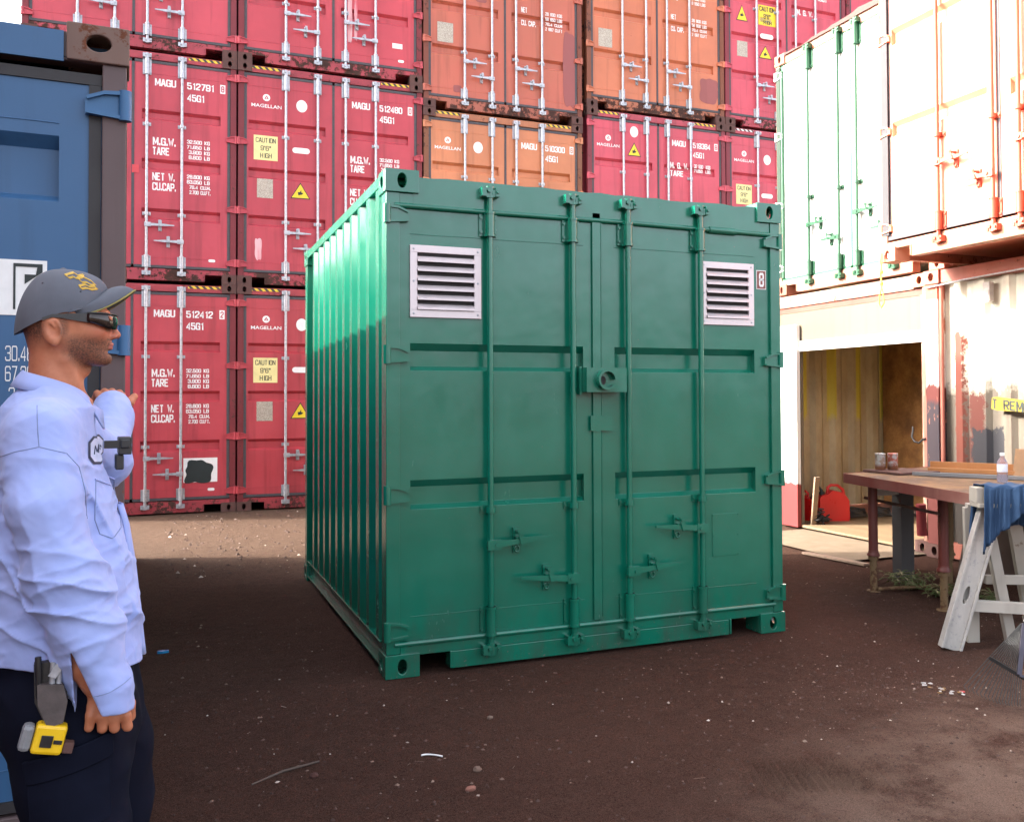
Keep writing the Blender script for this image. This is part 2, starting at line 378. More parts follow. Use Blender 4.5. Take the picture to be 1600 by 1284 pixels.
def g_bar(bx, H, zt, zb, r=.0168, side=1, mid=(1.96, .84), green=False):
    """locking rod with guides, bearing brackets and cam ends; side = direction of the small flag"""
    mb = MB(); y = YD - .040
    mb.tube([(bx, y, .13), (bx, y, H - .10)], r, 12)
    for z0, z1 in ((H - .315, H - .195 if green else H - .085), (.175, .315)):
        mb.box(bx - .050, bx + .050, YD - .012, YD - .0005, z0, z1)      # bracket plate
        mb.tube([(bx, y, z0 - .006), (bx, y, z1 + .006)], r + .009, 12)
        for q in (z0, z1): mb.tube([(bx, y, q - .006), (bx, y, q + .006)], r + .013, 12)
        mb.box(bx - .022, bx + .022, y, YD - .012, z0 + .004, z1 - .004)
        for sx in (-.040, .040):
            for q in (z0 + .022, z1 - .022): mb.tube([(bx + sx, YD - .020, q), (bx + sx, YD - .011, q)], .009, 6)
    for z in mid:
        mb.box(bx - .048, bx + .048, YD - .010, YD - .0005, z - .020, z + .020)
        mb.tube([(bx, y, z - .016), (bx, y, z + .016)], r + .010, 12)
        mb.box(bx - .02, bx + .02, y, YD - .010, z - .014, z + .014)
        for sx in (-.038, .038): mb.tube([(bx + sx, YD - .018, z), (bx + sx, YD - .009, z)], .009, 6)
    for z, s in ((H - .085, 1), (.10, -1)):                               # cams and keepers on header and sill
        mb.tube([(bx, y, z - .03), (bx, y, z + .03)], r + .006, 12)
        mb.prism([(bx - .042, z - .014), (bx - .020, z - .030), (bx + .020, z - .026), (bx + .044, z - .010), (bx + .040, z + .018), (bx + .012, z + .010), (bx - .014, z + .024), (bx - .040, z + .016)], y - .020, y + .014, 'y')
        mb.box(bx - .050, bx - .026, y - .026, YD - .0125, z - .024, z + .024); mb.box(bx + .026, bx + .050, y - .026, YD - .0125, z - .024, z + .024)
        mb.tube([(bx - .012, y - .034, z + .006), (bx - .012, y - .018, z + .006)], .011, 6)
        mb.tube([(bx + .038, y - .036, z), (bx + .038, y - .024, z)], .009, 6)
    return mb
def g_handle(bx, z, side, length=.31, tilt=0.):
    """lever hinged on the rod, resting in a catch with a hasp; side +1 runs to +x"""
    mb = MB(); y = YD - .062
    T = lambda u: (bx + side * u, z + u * tilt)
    a = T(-.024); b = T(.050)
    mb.box(min(a[0], b[0]), max(a[0], b[0]), y - .010, y + .020, z - .026, z + .026)
    mb.tube([(T(.026)[0], y - .018, z), (T(.026)[0], y - .008, z)], .012, 8)
    P = []
    for u, w in ((.045, .017), (.14, .013), (.20, .015), (.26, .009), (length + .01, .006)): P.append((*T(u), w))
    poly = [(p[0], p[1] - p[2]) for p in P] + [(p[0], p[1] + p[2]) for p in P[::-1]]
    mb.prism(poly, y - .007, y + .006, 'y')
    hx, hz = T(.155)
    mb.box(hx - .020, hx + .020, YD - .014, YD - .0005, hz - .070, hz + .066)        # catch plate
    mb.box(hx - .016, hx + .016, y + .008, YD - .014, hz - .010, hz + .02)
    mb.prism([(hx - .017, hz + .060), (hx + .013, hz + .062), (hx + .020, hz + .012), (hx + .030, hz - .012), (hx + .004, hz - .020), (hx - .006, hz + .014)], y - .016, y - .0085, 'y')
    mb.tube([(hx, y - .020, hz + .045), (hx, YD - .010, hz + .045)], .010, 8)
    ring = [(hx + .014 * math.cos(t), YD - .018, hz - .048 + .016 * math.sin(t)) for t in [2 * math.pi * k / 12 for k in range(13)]]
    mb.tube(ring, .0045, 6)
    return mb
def g_hinge(xe, side, z, w=.13, h=.085):
    """hinge blade; xe = outer edge, side +1 points to +x; raised rims"""
    mb = MB(); X = lambda u: xe + side * u
    mb.prism([(X(.020), z - h * .52), (X(w), z - h * .40), (X(w), z + h * .22), (X(.075), z + h * .46), (X(.020), z + h * .52)], YD - .022, YD - .0004, 'y')
    mb.prism([(X(.022), z + h * .38), (X(.075), z + h * .34), (X(w - .006), z + h * .10), (X(w - .003), z + h * .22), (X(.075), z + h * .47), (X(.022), z + h * .53)], YD - .034, YD - .0221, 'y')
    mb.prism([(X(.022), z - h * .53), (X(w - .003), z - h * .41), (X(w - .006), z - h * .30), (X(.022), z - h * .40)], YD - .034, YD - .0221, 'y')
    mb.tube([(X(.016), YD - .022, z - h * .56), (X(.016), YD - .022, z + h * .56)], .019, 12)
    return mb

def container(label, cat, loc, rz=0, H=2.896, L=12.2, mats=None, hz=(2.66, 1.86, .96, .27), group=None, bars=((.60, 1.01), (1.377, 1.782)),
              troughs=((.774, .915), (1.398, 1.535), (2.025, 2.153)), handles=True, detail=True, hazard='haz', hd=.12, mid=(1.96, .84),
              name='shipping_container', bev=0, sides=True, barmat=None, green=False, zb=.205, zt=None, period=.278):
    P = mats; root = thing(name, label, cat, loc, rz, group)
    zt = zt or H - hd - .045
    key = (H, L, green)
    fr = link('frame', cached(('fr', hd) + key, lambda: g_frame(H, L, hd=hd, wavy=.006 if green else .001), 'frame', P['frame']), root, bev)
    for x0, x1 in ((.008, .078), (CW - .078, CW - .008)): link('corner_post', cached(('post', x0) + key, lambda: MB().box(x0, x1, .012, .12, .119, H - .119), 'corner_post', P.get('post', P['frame'])), root, bev)
    for top in (0, 1):
        for s in (0, 1):
            for back in ((0, 1) if detail else (0,)):
                def mk(top=top, s=s, back=back):
                    g = g_casting(H, top, hr=P.get('hole', (.024, .038)))
                    if s: g = flipx(g)
                    if back: g = flipy(g, L)
                    return g
                link('corner_casting', cached(('c', top, s, back, P.get('hole')) + key, mk, 'corner_casting', P['cast']), root, bev)
    ce = cached(('corr', period) + key, lambda: g_corr(.12, L - .1, .160, H - .066, period), 'side_panel', P['side'])
    link('side_panel', ce, root)
    ce2 = cached(('corr2', period) + key, lambda: flipx(g_corr(.12, L - .1, .160, H - .066, period)), 'side_panel', P['side'])
    link('side_panel', ce2, root)
    mb = MB(); mb.box(.0665, CW - .0665, .101, L - .0915, H - .055, H - .04); obj('roof', mb, P['side'], root)
    mb = MB(); mb.box(.0785, CW - .0785, L - .06, L - .04, .156, H - .0665); obj('back_wall', mb, P['side'], root)
    mb = MB(); mb.box(.0705, CW - .0705, .101, L - .0915, .110, .149); obj('floor', mb, P['side'], root)
    doors = []
    for k in (0, 1):
        x0, x1 = ((.079, 1.203), (1.235, CW - .079))[k]
        ta, tb = ((.136, 1.115), (1.320, 2.240))[k] if not green else ((.136, 1.115), (1.309, 2.251))[k]
        seams = () if not (green or detail) else ((ta, tb, .30, .0022), (ta, tb, zt - .13, .0022))
        dm = cached(('d', k, troughs, zt, zb, green, detail), lambda: g_door(x0, x1, zb, zt, ta, tb, troughs, seams), 'door', P['door'])
        d = link('door', dm, root, bev); doors.append(d)
        for b in bars[k]:
            link('locking_bar', cached(('b', b, mid, detail) + key, lambda: g_bar(b, H, zt, zb, mid=mid, green=green), 'locking_bar', P['bar']), d)
        if handles and detail:
            hs = ((bars[k][0], (.70, .645)[green], 1), (bars[k][1], (.50, .435)[green], -1)) if not (green and k) else ((bars[k][1], .66, -1), (bars[k][0], .445, 1))
            for hb, z, sd in hs:
                link('handle', cached(('h', hb, z, sd, green), lambda: g_handle(hb, z, sd, tilt=(0.08 if green else 0)), 'handle', P['bar']), d)
        for z in (hz if detail else ()):
            xe, sd = ((-.004, 1), (CW + .004, -1))[k]
            link('hinge', cached(('hg', k, z, green), lambda: g_hinge(xe, sd, z), 'hinge', P['hinge'] if 'hinge' in P else P['door']), d, .002 if bev else 0)
        # gasket round the leaf
        zt2 = zt + .001; gs = [(x0, x1, YD - .006, YD + .012, zt2, zt2 + (.034 if not green else .010)), (x0, x1, YD - .006, YD + .012, zb - (.034 if not green else .010), zb - .001)]
        if k == 0: gs.append((1.2035, 1.2345, YD - .006, YD + .03, zb, zt))
        for g in gs: obj('gasket', MB().box(*g), P['gasket'], d, 0)
        if not green:
            mb = MB(); a, b = (.081, .115) if k == 0 else (CW - .115, CW - .081); mb.box(a, b, YD - .006, YD - .0005, zb, zt); obj('gasket', mb, P['gasket'], d)
    if hazard:
        for a, b in ((.180, .535), (1.86, 2.245)):
            flat('hazard_tape', rect(a, b, H - .072, H - .038), .0155, M[hazard], root)
    return root, doors

def id_marks(doors, num, chk, ink='white', code='45G1', nums=True, cap=None, y=YD - .0015):
    d = doors[1]; I = M[ink]
    block('MAGU', (1.466, 1.712, 2.455, 2.548), y, I, d)
    block(num, (1.840, 2.157, 2.455, 2.548), y, I, d)
    block(code, (1.841, 2.043, 2.305, 2.400), y, I, d)
    # check digit on a white panel
    flat('check_digit_panel', rect(2.234, 2.296, 2.448, 2.562), y, I, d)
    block(chk, (2.246, 2.284, 2.465, 2.545), y - .003, doors[1].data.materials[0], d)
    if nums:
        block('M.G.W.', (1.445, 1.710, 1.705, 1.808), y, I, d); block('TARE', (1.446, 1.633, 1.585, 1.685), y, I, d)
        block('NET W.', (1.440, 1.699, 1.262, 1.364), y, I, d); block('CU.CAP.', (1.441, 1.714, 1.139, 1.239), y, I, d)
        A = ['32.500 KG', '71.650 LB', '3.900 KG', '8.600 LB']; B = ['28.600 KG', '63.050 LB', '76.4 CU.M.', '2.700 CU.FT.']
        for T, zt in ((A, 1.812), (B, 1.368)):
            for i, t in enumerate(T):
                w = (.27, .27, .25, .25)[i]; e = 2.112 if i < 2 or T is A else 2.122
                block(t, (e - w, e, zt - .048 - i * .0655, zt - i * .0655), y, I, d)
def logo_marks(doors, ovals=True, caution='paleyellow', tri=True, y=YD - .0015, paintmat=None):
    d = doors[0]; I = M['white']; pm = doors[0].data.materials[0]
    flat('emblem_disc', oval(.358, 2.463, .046, .046), y, I, d)
    flat('emblem_sail', [(.330, 2.446), (.386, 2.446), (.372, 2.474), (.358, 2.492), (.346, 2.474)], y - .0016, pm, d)
    flat('emblem_sail', [(.348, 2.452), (.368, 2.452), (.358, 2.474)], y - .0032, I, d)
    lettering('MAGELLAN', (.170, .548, 2.330, 2.376), y, I, d, .012)
    if ovals:
        flat('round_label', oval(.806, 2.403, .070, .082), y, I, d); flat('oval_label', pill(.686, .910, 1.772, 1.846), y, I, d)
    if caution:
        flat('caution_sticker', rect(.200, .500, 1.640, 1.962), y, M[caution], d)
        for t, b in (('CAUTION', (.225, .475, 1.868, 1.932)), ("9'6\"", (.285, .415, 1.765, 1.828)), ('HIGH', (.280, .425, 1.668, 1.732))):
            block(t, b, y - .0018, M['black'], d, .6)
    flat('data_plate', rect(.241, .441, 1.146, 1.396), y, M['tan'], d)
    if tri: warn_triangle(d, .790, 1.277)
def warn_triangle(d, cx_, cz_, w=.256, h=.215, y=YD - .0015):
    flat('warning_triangle', [(cx_ - w / 2, cz_ - h / 2), (cx_ + w / 2, cz_ - h / 2), (cx_, cz_ + h / 2)], y, M['black'], d)
    k = .86; flat('triangle_face', [(cx_ - w / 2 * k, cz_ - h / 2 + .012), (cx_ + w / 2 * k, cz_ - h / 2 + .012), (cx_, cz_ + h / 2 - .020)], y - .0017, M['yellow'], d)
    flat('triangle_symbol', [(cx_ - .028, cz_ - .062), (cx_ + .022, cz_ - .05), (cx_ + .038, cz_ - .028), (cx_ + .012, cz_ - .024), (cx_ + .01, cz_ + .012), (cx_ - .006, cz_ - .018), (cx_ - .034, cz_ - .02)], y - .0034, M['black'], d)

def coat(nm, c, rust=.12, off=0, cast=None, **k):
    door = paint(nm + '_door_paint', c, rust, .45, .30, off, stain=.7, **k)
    fr = paint(nm + '_frame_paint', tuple(v * .72 for v in c), min(1, rust + .55), .5, .3, off + 9, rustcol=(.07, .028, .02), lowrust=.07, stain=.6)
    post = paint(nm + '_post_paint', tuple(v * .38 for v in c), .7, .6, .3, off + 19, rustcol=(.10, .045, .035), fadecol=tuple(v * .45 for v in c))
    return dict(door=door, frame=fr, side=fr, post=post, cast=cast or M['darkrust'], bar=M['steel'], gasket=M['gasket'])
CRIM = (.39, .036, .050)
wall = 'red and orange containers stacked in the back wall'
YW = 12.62
C = {}
def wallc(col, tier, label, x, y, z, mats, H=2.896, **k):
    r, d = container(label, 'container', (x, y, z), R(random.uniform(-.15, .15)), H, 6.06, mats, group=wall, **k); C[col, tier] = (r, d); return r, d
X = {1: -1.592, 2: .853, 3: 3.300, 4: 5.812, 5: 8.256, 6: 10.705}
HZ3 = (2.66, 1.86, .96, .27)
wallc(1, 1, 'red container 512412 at the bottom of the wall beside the blue container', X[1], YW, 0, coat('crimson', CRIM, .08, 1))
wallc(2, 1, 'red container at ground level directly behind the green container', X[2], YW - .02, 0, coat('crimson', (.37, .034, .046), .08, 2))
wallc(1, 2, 'red container 512791, second tier, above the bottom one marked 512412', X[1], YW + .01, 2.90, coat('crimson', (.40, .038, .058), .12, 3))
wallc(2, 2, 'red container 512480, second tier, with caution sticker, white round label and yellow triangle', X[2], YW, 2.90, coat('crimson', (.38, .034, .052), .14, 4))
wallc(1, 3, 'red third tier container above 512791, its left corner against the white sky', X[1], YW + .02, 5.80, coat('crimson', (.43, .045, .066), .18, 5))
wallc(2, 3, 'red third tier container above 512480 with faded whitish streak by its bars', X[2], YW + .01, 5.80, coat('crimson', (.42, .040, .058), .24, 6))
wallc(3, 1, 'dull red container at ground level hidden behind the green container, under the pale orange one', X[3], YW, 0, coat('crimson', CRIM, .1, 7), H=2.591, detail=False, handles=False)
wallc(3, 2, 'pale orange container 510300 just above the green container roof', X[3], YW, 2.60, coat('orange', (.47, .165, .070), .10, 8))
wallc(3, 3, 'salmon orange third tier container above the pale orange 510300', X[3], YW, 5.50, coat('salmon', (.42, .110, .062), .30, 9, fadecol=(.50, .11, .08)))
wallc(4, 1, 'dull red container at ground level hidden behind the right half of the green container', X[4], YW, 0, coat('crimson', CRIM, .1, 10), detail=False, handles=False)
wallc(4, 2, 'red container 519364 above the right half of the green container', X[4], YW, 2.90, coat('crimson', (.47, .055, .085), .10, 11), hazard='haz')
wallc(4, 3, 'orange third tier container with a dark repainted patch, above red 519364', X[4], YW + .01, 5.80, coat('orange', (.45, .135, .062), .32, 12, lowrust=.05))
wallc(5, 1, 'dull red container at ground level behind the open storage container', X[5], YW, 0, coat('crimson', CRIM, .1, 13), detail=False, handles=False)
wallc(5, 2, 'red second tier container with white hazard stripes, beside the white and green one', X[5], YW, 2.90, coat('crimson', (.47, .055, .085), .1, 14), hazard='hazw')
wallc(5, 3, 'red third tier container 519425 with bright yellow caution sticker, farthest right but one', X[5], YW, 5.80, coat('crimson', (.47, .055, .085), .1, 15))
wallc(6, 1, 'dull red container at ground level, farthest right of the wall', X[6], YW, 0, coat('crimson', CRIM, .1, 16), detail=False, handles=False)
wallc(6, 2, 'dull red second tier container, farthest right of the wall', X[6], YW, 2.90, coat('crimson', CRIM, .1, 17), detail=False, handles=False)
wallc(6, 3, 'red third tier container, farthest right, seen over the white and green one', X[6], YW, 5.80, coat('crimson', (.50, .045, .08), .1, 18))
id_marks(C[1, 1][1], '512412', '2'); id_marks(C[1, 2][1], '512791', '8'); id_marks(C[2, 2][1], '512480', '0')
id_marks(C[3, 2][1], '510300', '6', nums=False); id_marks(C[4, 2][1], '519364', '8', nums=False); id_marks(C[5, 3][1], '519425', '0', nums=False)
logo_marks(C[2, 1][1]); logo_marks(C[2, 2][1]); logo_marks(C[3, 2][1], caution=None, tri=False); logo_marks(C[5, 3][1], caution=None)
Yt = YD - .0015
# red 519364 and its neighbour wear their own set
d = C[4, 2][1][0]; logo_marks(C[4, 2][1], ovals=False, caution=None, tri=False); flat('round_label', oval(.80, 2.60, .07, .085), Yt, M['white'], d); warn_triangle(d, .80, 2.33, .23, .21)
d = C[4, 2][1][1]; block('M. G. W.', (1.43, 1.75, 2.10, 2.20), Yt, M['white'], d); block('TARE', (1.43, 1.66, 1.98, 2.07), Yt, M['white'], d)
block('32 500  KGS', (1.86, 2.16, 2.14, 2.20), Yt, M['white'], d); block('71.650  LBS', (1.86, 2.16, 2.07, 2.125), Yt, M['white'], d)
logo_marks(C[5, 2][1], ovals=True, caution='paleyellow', tri=False)
d = C[5, 3][1][0]; warn_triangle(d, .34, 1.86, .22, .26); warn_triangle(d, .80, 2.33, .22, .25)
flat('caution_sticker', rect(.66, 1.0, 1.72, 2.05), Yt, M['yellow'], d)
for t, b in (('CAUTION', (.68, .98, 1.95, 2.03)), ("9'6\"", (.76, .90, 1.83, 1.91)), ('HIGH', (.76, .92, 1.74, 1.80))): block(t, b, Yt - .0018, M['black'], d)
flat('oval_label', pill(.69, .95, 1.50, 1.58), Yt, M['white'], d)
d = C[5, 3][1][1]; block('M. G. W.', (1.43, 1.75, 2.0, 2.1), Yt, M['white'], d)
# orange third tier pair
for cc, patch in ((3, 0), (4, 1)):
    d0, d1 = C[cc, 3][1]
    flat('oval_label', pill(.20, .49, 1.72, 1.83), Yt, M['white'], d0); flat('data_plate', rect(.21, .44, .95, 1.23), Yt, M['tan'], d0)
    block('MAX GROSS', (1.47, 1.74, 2.06, 2.13), Yt, M['whiteworn'], d1); block('TARE', (1.47, 1.60, 1.87, 1.95), Yt, M['whiteworn'], d1)
    block('NET', (1.47, 1.56, 1.56, 1.64), Yt, M['whiteworn'], d1); block('CU. CAP.', (1.47, 1.70, 1.37, 1.45), Yt, M['whiteworn'], d1)
    for i, t in enumerate(('30 480 KGS', '67 200 LBS', '3 880 KGS', '8 550 LBS')): block(t, (1.85, 2.10, 2.07 - .075 * i, 2.12 - .075 * i), Yt, M['whiteworn'], d1)
    for i, t in enumerate(('26 600 KGS', '58 650 LBS', '76.4 CU.M', '2 697 CU.FT')): block(t, (1.85, 2.12, 1.57 - .075 * i, 1.62 - .075 * i), Yt, M['whiteworn'], d1)
wm = NM('chalky_wear'); _a = wm.noise(8, 5, .7, stretch=(1, 1, .12)); wm = wm.out(wm.mix(wm.ramp(_a, .40, .62), (.56, .10, .13), (.68, .42, .44)), .6)
pm = paint('maroon_touch_up', (.26, .07, .065), .1, .55, .1, 33)
def blob(x0, x1, z0, z1, n=26, j=.06, seed=1):
    """rounded-off rectangle with a soft irregular edge"""
    r = random.Random(seed); n = 40; cx_, cz_ = (x0 + x1) / 2, (z0 + z1) / 2; w, h = (x1 - x0) / 2, (z1 - z0) / 2; A = [(r.uniform(-1, 1), r.uniform(0, 6.3)) for _ in range(7)]; out = []
    for i in range(n):
        t = 2 * math.pi * i / n; c, s_ = math.cos(t), math.sin(t); q = (abs(c) ** 5 + abs(s_) ** 5) ** (-1 / 5)
        f = q * (1 + j * 1.2 * sum(a * math.sin((k + 2) * t + p) for k, (a, p) in enumerate(A)) * .45); out.append((cx_ + w * c * f, cz_ + h * s_ * f))
    return out
flat('touch_up_patch', blob(1.99, 2.32, .30, .70, seed=3), Yt, pm, C[4, 3][1][1])
flat('touch_up_patch', blob(2.13, 2.34, .26, 1.36, j=.04, seed=4), Yt, pm, C[3, 3][1][1])
flat('touch_up_patch', blob(.44, .56, .26, .36, j=.02, seed=5), Yt, pm, C[3, 3][1][0]); flat('touch_up_patch', blob(.78, .94, 1.60, 1.72, j=.01, seed=6), Yt, pm, C[3, 3][1][0])
flat('touch_up_patch', blob(.72, .95, 2.05, 2.25, j=.01, seed=7), Yt, pm, C[3, 3][1][0])
flat('worn_streak', blob(1.41, 1.47, .45, 1.25, j=.1, seed=41), Yt, wm, C[2, 3][1][1]); flat('worn_streak', blob(1.50, 1.54, .50, 1.1, j=.1, seed=42), Yt, wm, C[2, 3][1][1]); flat('worn_streak', blob(.22, .30, .33, .62, j=.1, seed=43), Yt, wm, C[2, 2][1][0])
# white patch painted over in black on the lowest left container
d = C[1, 1][1][1]
flat('white_panel', rect(1.815, 2.215, .385, .690), Yt, M['white'], d)
flat('black_overpaint', blob(1.84, 2.15, .375, .655, 40, .11, 9), Yt - .0017, M['black'], d)
for cc in ((1, 1), (1, 2), (2, 2), (2, 3)): flat('oval_label', pill(2.099, 2.182, .272, .308), Yt, M['white'], C[cc][1][1])
flat('small_label', rect(2.02, 2.16, .46, .53), Yt, M['white'], C[2, 3][1][1])
flat('lock_box_plate', rect(1.21, 1.29, 1.34, 1.44), YD - .007, coat('crimson', (.5, .04, .05), .2, 3)['door'], C[1, 2][1][1])

# ------------------------------------------------------------------ the green container
G = (.004, .150, .108)
gp = NM('fresh_green_gloss_paint'); _n = gp.noise(2.2, 4, .6); _n2 = gp.noise(55, 4, .7); _n3 = gp.noise(7, 5, .7, stretch=(1, 1, .35))
gc = gp.mix(gp.ramp(_n, .3, .7), (.001, .112, .068), (.002, .142, .088)); gz = gp.xyz()[2]
dirt = gp.math('MULTIPLY', gp.ramp(gz, 0, .42, 1, 0), gp.ramp(_n3, .40, .68)); chip = gp.ramp(gp.math('ADD', _n2, gp.ramp(gz, 0, .25, .09, 0)), .715, .735)
gc = gp.mix(gp.math('MULTIPLY', dirt, .6), gc, (.045, .035, .028)); gc = gp.mix(chip, gc, (.10, .10, .08))
gp.bump(gp.math('ADD', gp.math('MULTIPLY', gp.noise(2.6, 3, .5), 2.5), gp.math('MULTIPLY', gp.noise(160, 3, .6), .12)), .35, .006)
GP = gp.out(gc, gp.ramp(_n3, .3, .7, .16, .28), 0, .78); GD = dict(door=GP, frame=GP, side=GP, cast=GP, bar=GP, gasket=GP)
groot, gd = container('short green painted shipping container with two louvred vents, standing in the middle of the yard', 'container', (1.028, 4.6955, 0), 0, 2.591, 2.976, GD,
    hz=(2.36, 1.64, .925, .235), bars=((.557, 1.037), (1.378, 1.853)), troughs=((.845, .995), (1.560, 1.700)), hazard=None, hd=.19, mid=(.828,), bev=.003, green=True, zb=.178, zt=2.395, period=.255)
# the beads under the header and on the sill, centre overlap strip, lock box, plates, vents, number
mb = MB()
mb.tube([(.05, .020, 2.408), (.6, .020, 2.406), (1.4, .020, 2.409), (1.9, .020, 2.405), (1.93, .018, 2.405)], .014, 8); mb.tube([(1.93, .018, 2.405), (2.12, .018, 2.403)], .020, 8); mb.tube([(2.12, .02, 2.404), (2.36, .020, 2.402)], .014, 8)
obj('drip_bead', mb, GP, groot); mb = MB(); mb.tube([(.05, .016, .166), (.55, .014, .168), (1.2, .016, .166), (1.8, .014, .169), (2.37, .016, .166)], .014, 8)
obj('drip_bead', mb, GP, groot)
mb = MB(); mb.box(1.168, 1.218, YD - .014, YD - .0065, .185, 2.45); mb.tube([(1.222, YD - .008, .2), (1.222, YD - .008, 2.4)], .005, 6); obj('overlap_strip', mb, GP, gd[0], .003)
mb = MB(); mb.prism([(1.150, 1.315), (1.150, 1.232), (1.200, 1.226), (1.212, 1.232), (1.285, 1.230), (1.285, 1.315)], YD - .022, YD - .0145, 'y'); obj('cover_plate', mb, GP, gd[1], .002)
mb = MB(); mb.box(1.070, 1.084, YD - .050, YD - .001, 1.432, 1.588)
mb.box(1.086, 1.330, YD - .110, YD - .016, 1.446, 1.580)
k = 28; y1, y0 = YD - .150, YD - .1101; cx_, cz_ = 1.196, 1.514; t0 = R(-38); t1 = R(300)
for i in range(k):
    a = t0 + (t1 - t0) * 0 + R(38) + (R(322) - R(0)) * i / k; b = a + R(322) / k
    r0, r1 = .044, .056
    p = [(cx_ + r0 * math.cos(a), cz_ + r0 * math.sin(a)), (cx_ + r1 * math.cos(a), cz_ + r1 * math.sin(a)), (cx_ + r1 * math.cos(b), cz_ + r1 * math.sin(b)), (cx_ + r0 * math.cos(b), cz_ + r0 * math.sin(b))]
    mb.prism(p, y1, y0, 'y')
lb = obj('lock_box', mb, GP, gd[1])
mb = MB(); mb.prism(oval(cx_ - .012, cz_ - .004, .016, .024, 14), YD - .1125, YD - .1102, 'y'); obj('keyhole', mb, M['darkhole'], lb)
mb = MB(); mb.box(1.942, 2.130, YD - .0035, YD - .0005, .478, .728)
for x, z in ((1.950, .486), (2.122, .486), (1.950, .720), (2.122, .720), (1.95, .60), (2.122, .60)): mb.tube([(x, YD - .007, z), (x, YD - .003, z)], .005, 6)
obj('blank_plate', mb, GP, gd[1], .001)
def vent(x0, x1, z0, z1, d):
    f = .038; mb = MB(); yb = YD - .001; yf = YD - .014
    mb.box(x0, x1, yf, yb, z1 - f, z1); mb.box(x0, x1, yf, yb, z0, z0 + f)
    mb.box(x0, x0 + f, yf, yb, z0 + f, z1 - f); mb.box(x1 - f, x1, yf, yb, z0 + f, z1 - f)
    v = obj('vent', mb, M['alu'], d, .0015)
    mb = MB(); n = 6; h = (z1 - z0 - 2 * f) / n
    for i in range(n):
        zb_ = z0 + f + i * h
        mb.add([(x0 + f, yf - .010, zb_ + .012), (x1 - f, yf - .010, zb_ + .012), (x1 - f, YD - .0012, zb_ + h * .64), (x0 + f, YD - .0012, zb_ + h * .64),
                (x0 + f, yf - .010, zb_ + .002), (x1 - f, yf - .010, zb_ + .002), (x1 - f, YD - .0010, zb_ + h * .64 - .004), (x0 + f, YD - .0010, zb_ + h * .64 - .004)],
               [(0, 1, 2, 3), (7, 6, 5, 4), (0, 4, 5, 1), (2, 6, 7, 3), (0, 3, 7, 4), (1, 5, 6, 2)])
    obj('louvre', mb, M['alu'], v)
    mb = MB(); mb.box(x0 + .01, x1 - .01, YD - .0009, YD - .0003, z0 + .01, z1 - .01); obj('vent_recess', mb, M['darkhole'], v)
    mb = MB()
    for x in (x0 + .019, x1 - .019):
        for z in (z0 + .020, (z0 + z1) / 2, z1 - .02): mb.tube([(x, yf, z), (x, yf - .003, z)], [.0065, .004], 8)
    obj('rivet', mb, M['steel'], v); return v
vent(.133, .517, 1.835, 2.209, gd[0]); vent(1.872, 2.243, 1.844, 2.217, gd[1])
num = flat('number_panel', rect(2.268, 2.338, 2.068, 2.184), YD - .001, M['white'], gd[1])
flat('number_field', rect(2.273, 2.333, 2.073, 2.179), YD - .0027, paint('brown_label', (.20, .06, .05), 0, .6), num)
block('8', (2.286, 2.322, 2.083, 2.169), YD - .0046, M['white'], num)
# ------------------------------------------------------------------ blue container at the left
BL = (.024, .092, .21)
bcoat = dict(door=paint('blue_paint', BL, .10, .45, .18, 21, fadecol=(.05, .14, .28), stain=.5), frame=paint('rusty_grey_post_paint', (.085, .055, .055), .68, .6, .4, 22, rustcol=(.22, .09, .05)),
             cast=paint('rusted_casting', (.085, .032, .024), .75, .8, .7, 23, fadecol=(.17, .11, .09), rustcol=(.18, .06, .03)), bar=M['steel'], gasket=plain('black_rubber', (.022, .020, .022), .6), hole=(.036, .027), hinge=paint('blue_hinge_paint', (.028, .11, .24), .25, .5, .2, 24))
bcoat['side'] = bcoat['door']
b_rz = R(2.0)
broot, bd = container('dark blue shipping container with rusted top corner, standing behind the man', 'container', (-2.543, 3.165, 0), b_rz, 2.591, 6.058, bcoat,
    hz=(2.345, 1.60, .90, .30), bars=((.557, 1.037), (1.378, 1.830)), troughs=((.50, .66), (1.20, 1.36), (2.03, 2.235)), hd=.12, hazard=None, bev=.004, zb=.205, zt=2.405, mid=(.83,))
# blue header over the grey posts
mb = MB(); mb.box(.186, CW - .186, .006, .0155, 2.465, 2.560); obj('header_face', mb, bcoat['door'], broot)
d = bd[1]
flat('white_panel', rect(1.75, 2.210, 1.672, 1.842), Yt, M['white'], d)
flat('arrow_mark', [(2.120, 1.690), (2.120, 1.831), (2.198, 1.831), (2.198, 1.806), (2.150, 1.768), (2.150, 1.798), (2.180, 1.798), (2.184, 1.821), (2.126, 1.821), (2.126, 1.690)], Yt - .0018, M['black'], d)
flat('arrow_mark', [(1.90, 1.69), (2.02, 1.69), (2.02, 1.83), (1.99, 1.83), (1.99, 1.72), (1.90, 1.72)], Yt - .0018, M['black'], d)
block('30.480', (2.100, 2.190, 1.532, 1.580), Yt, M['whiteworn'], d, .38); block('67.200', (2.100, 2.190, 1.470, 1.517), Yt, M['whiteworn'], d, .38)
block('2.080', (2.110, 2.190, 1.408, 1.452), Yt, M['whiteworn'], d, .38)
flat('torn_sticker', blob(2.128, 2.176, .222, .292, 30, .008, 12), Yt, M['white'], d)

# ------------------------------------------------------------------ unseen container stack added left of the camera to shade the yard
off = coat('shade_stack_red', (.30, .04, .05), .2, 31)
shade_stack = 'containers added out of frame at the left for shade'
for z, nm in ((0, 'dull red container added out of frame at the left for shade, ground level'), (2.6, 'dull red container added out of frame at the left for shade, upper level')):
    container(nm, 'container', (-5.25, -.6, z), 0, 2.591, 6.058, off, group=shade_stack, detail=False, handles=False, hazard=None)

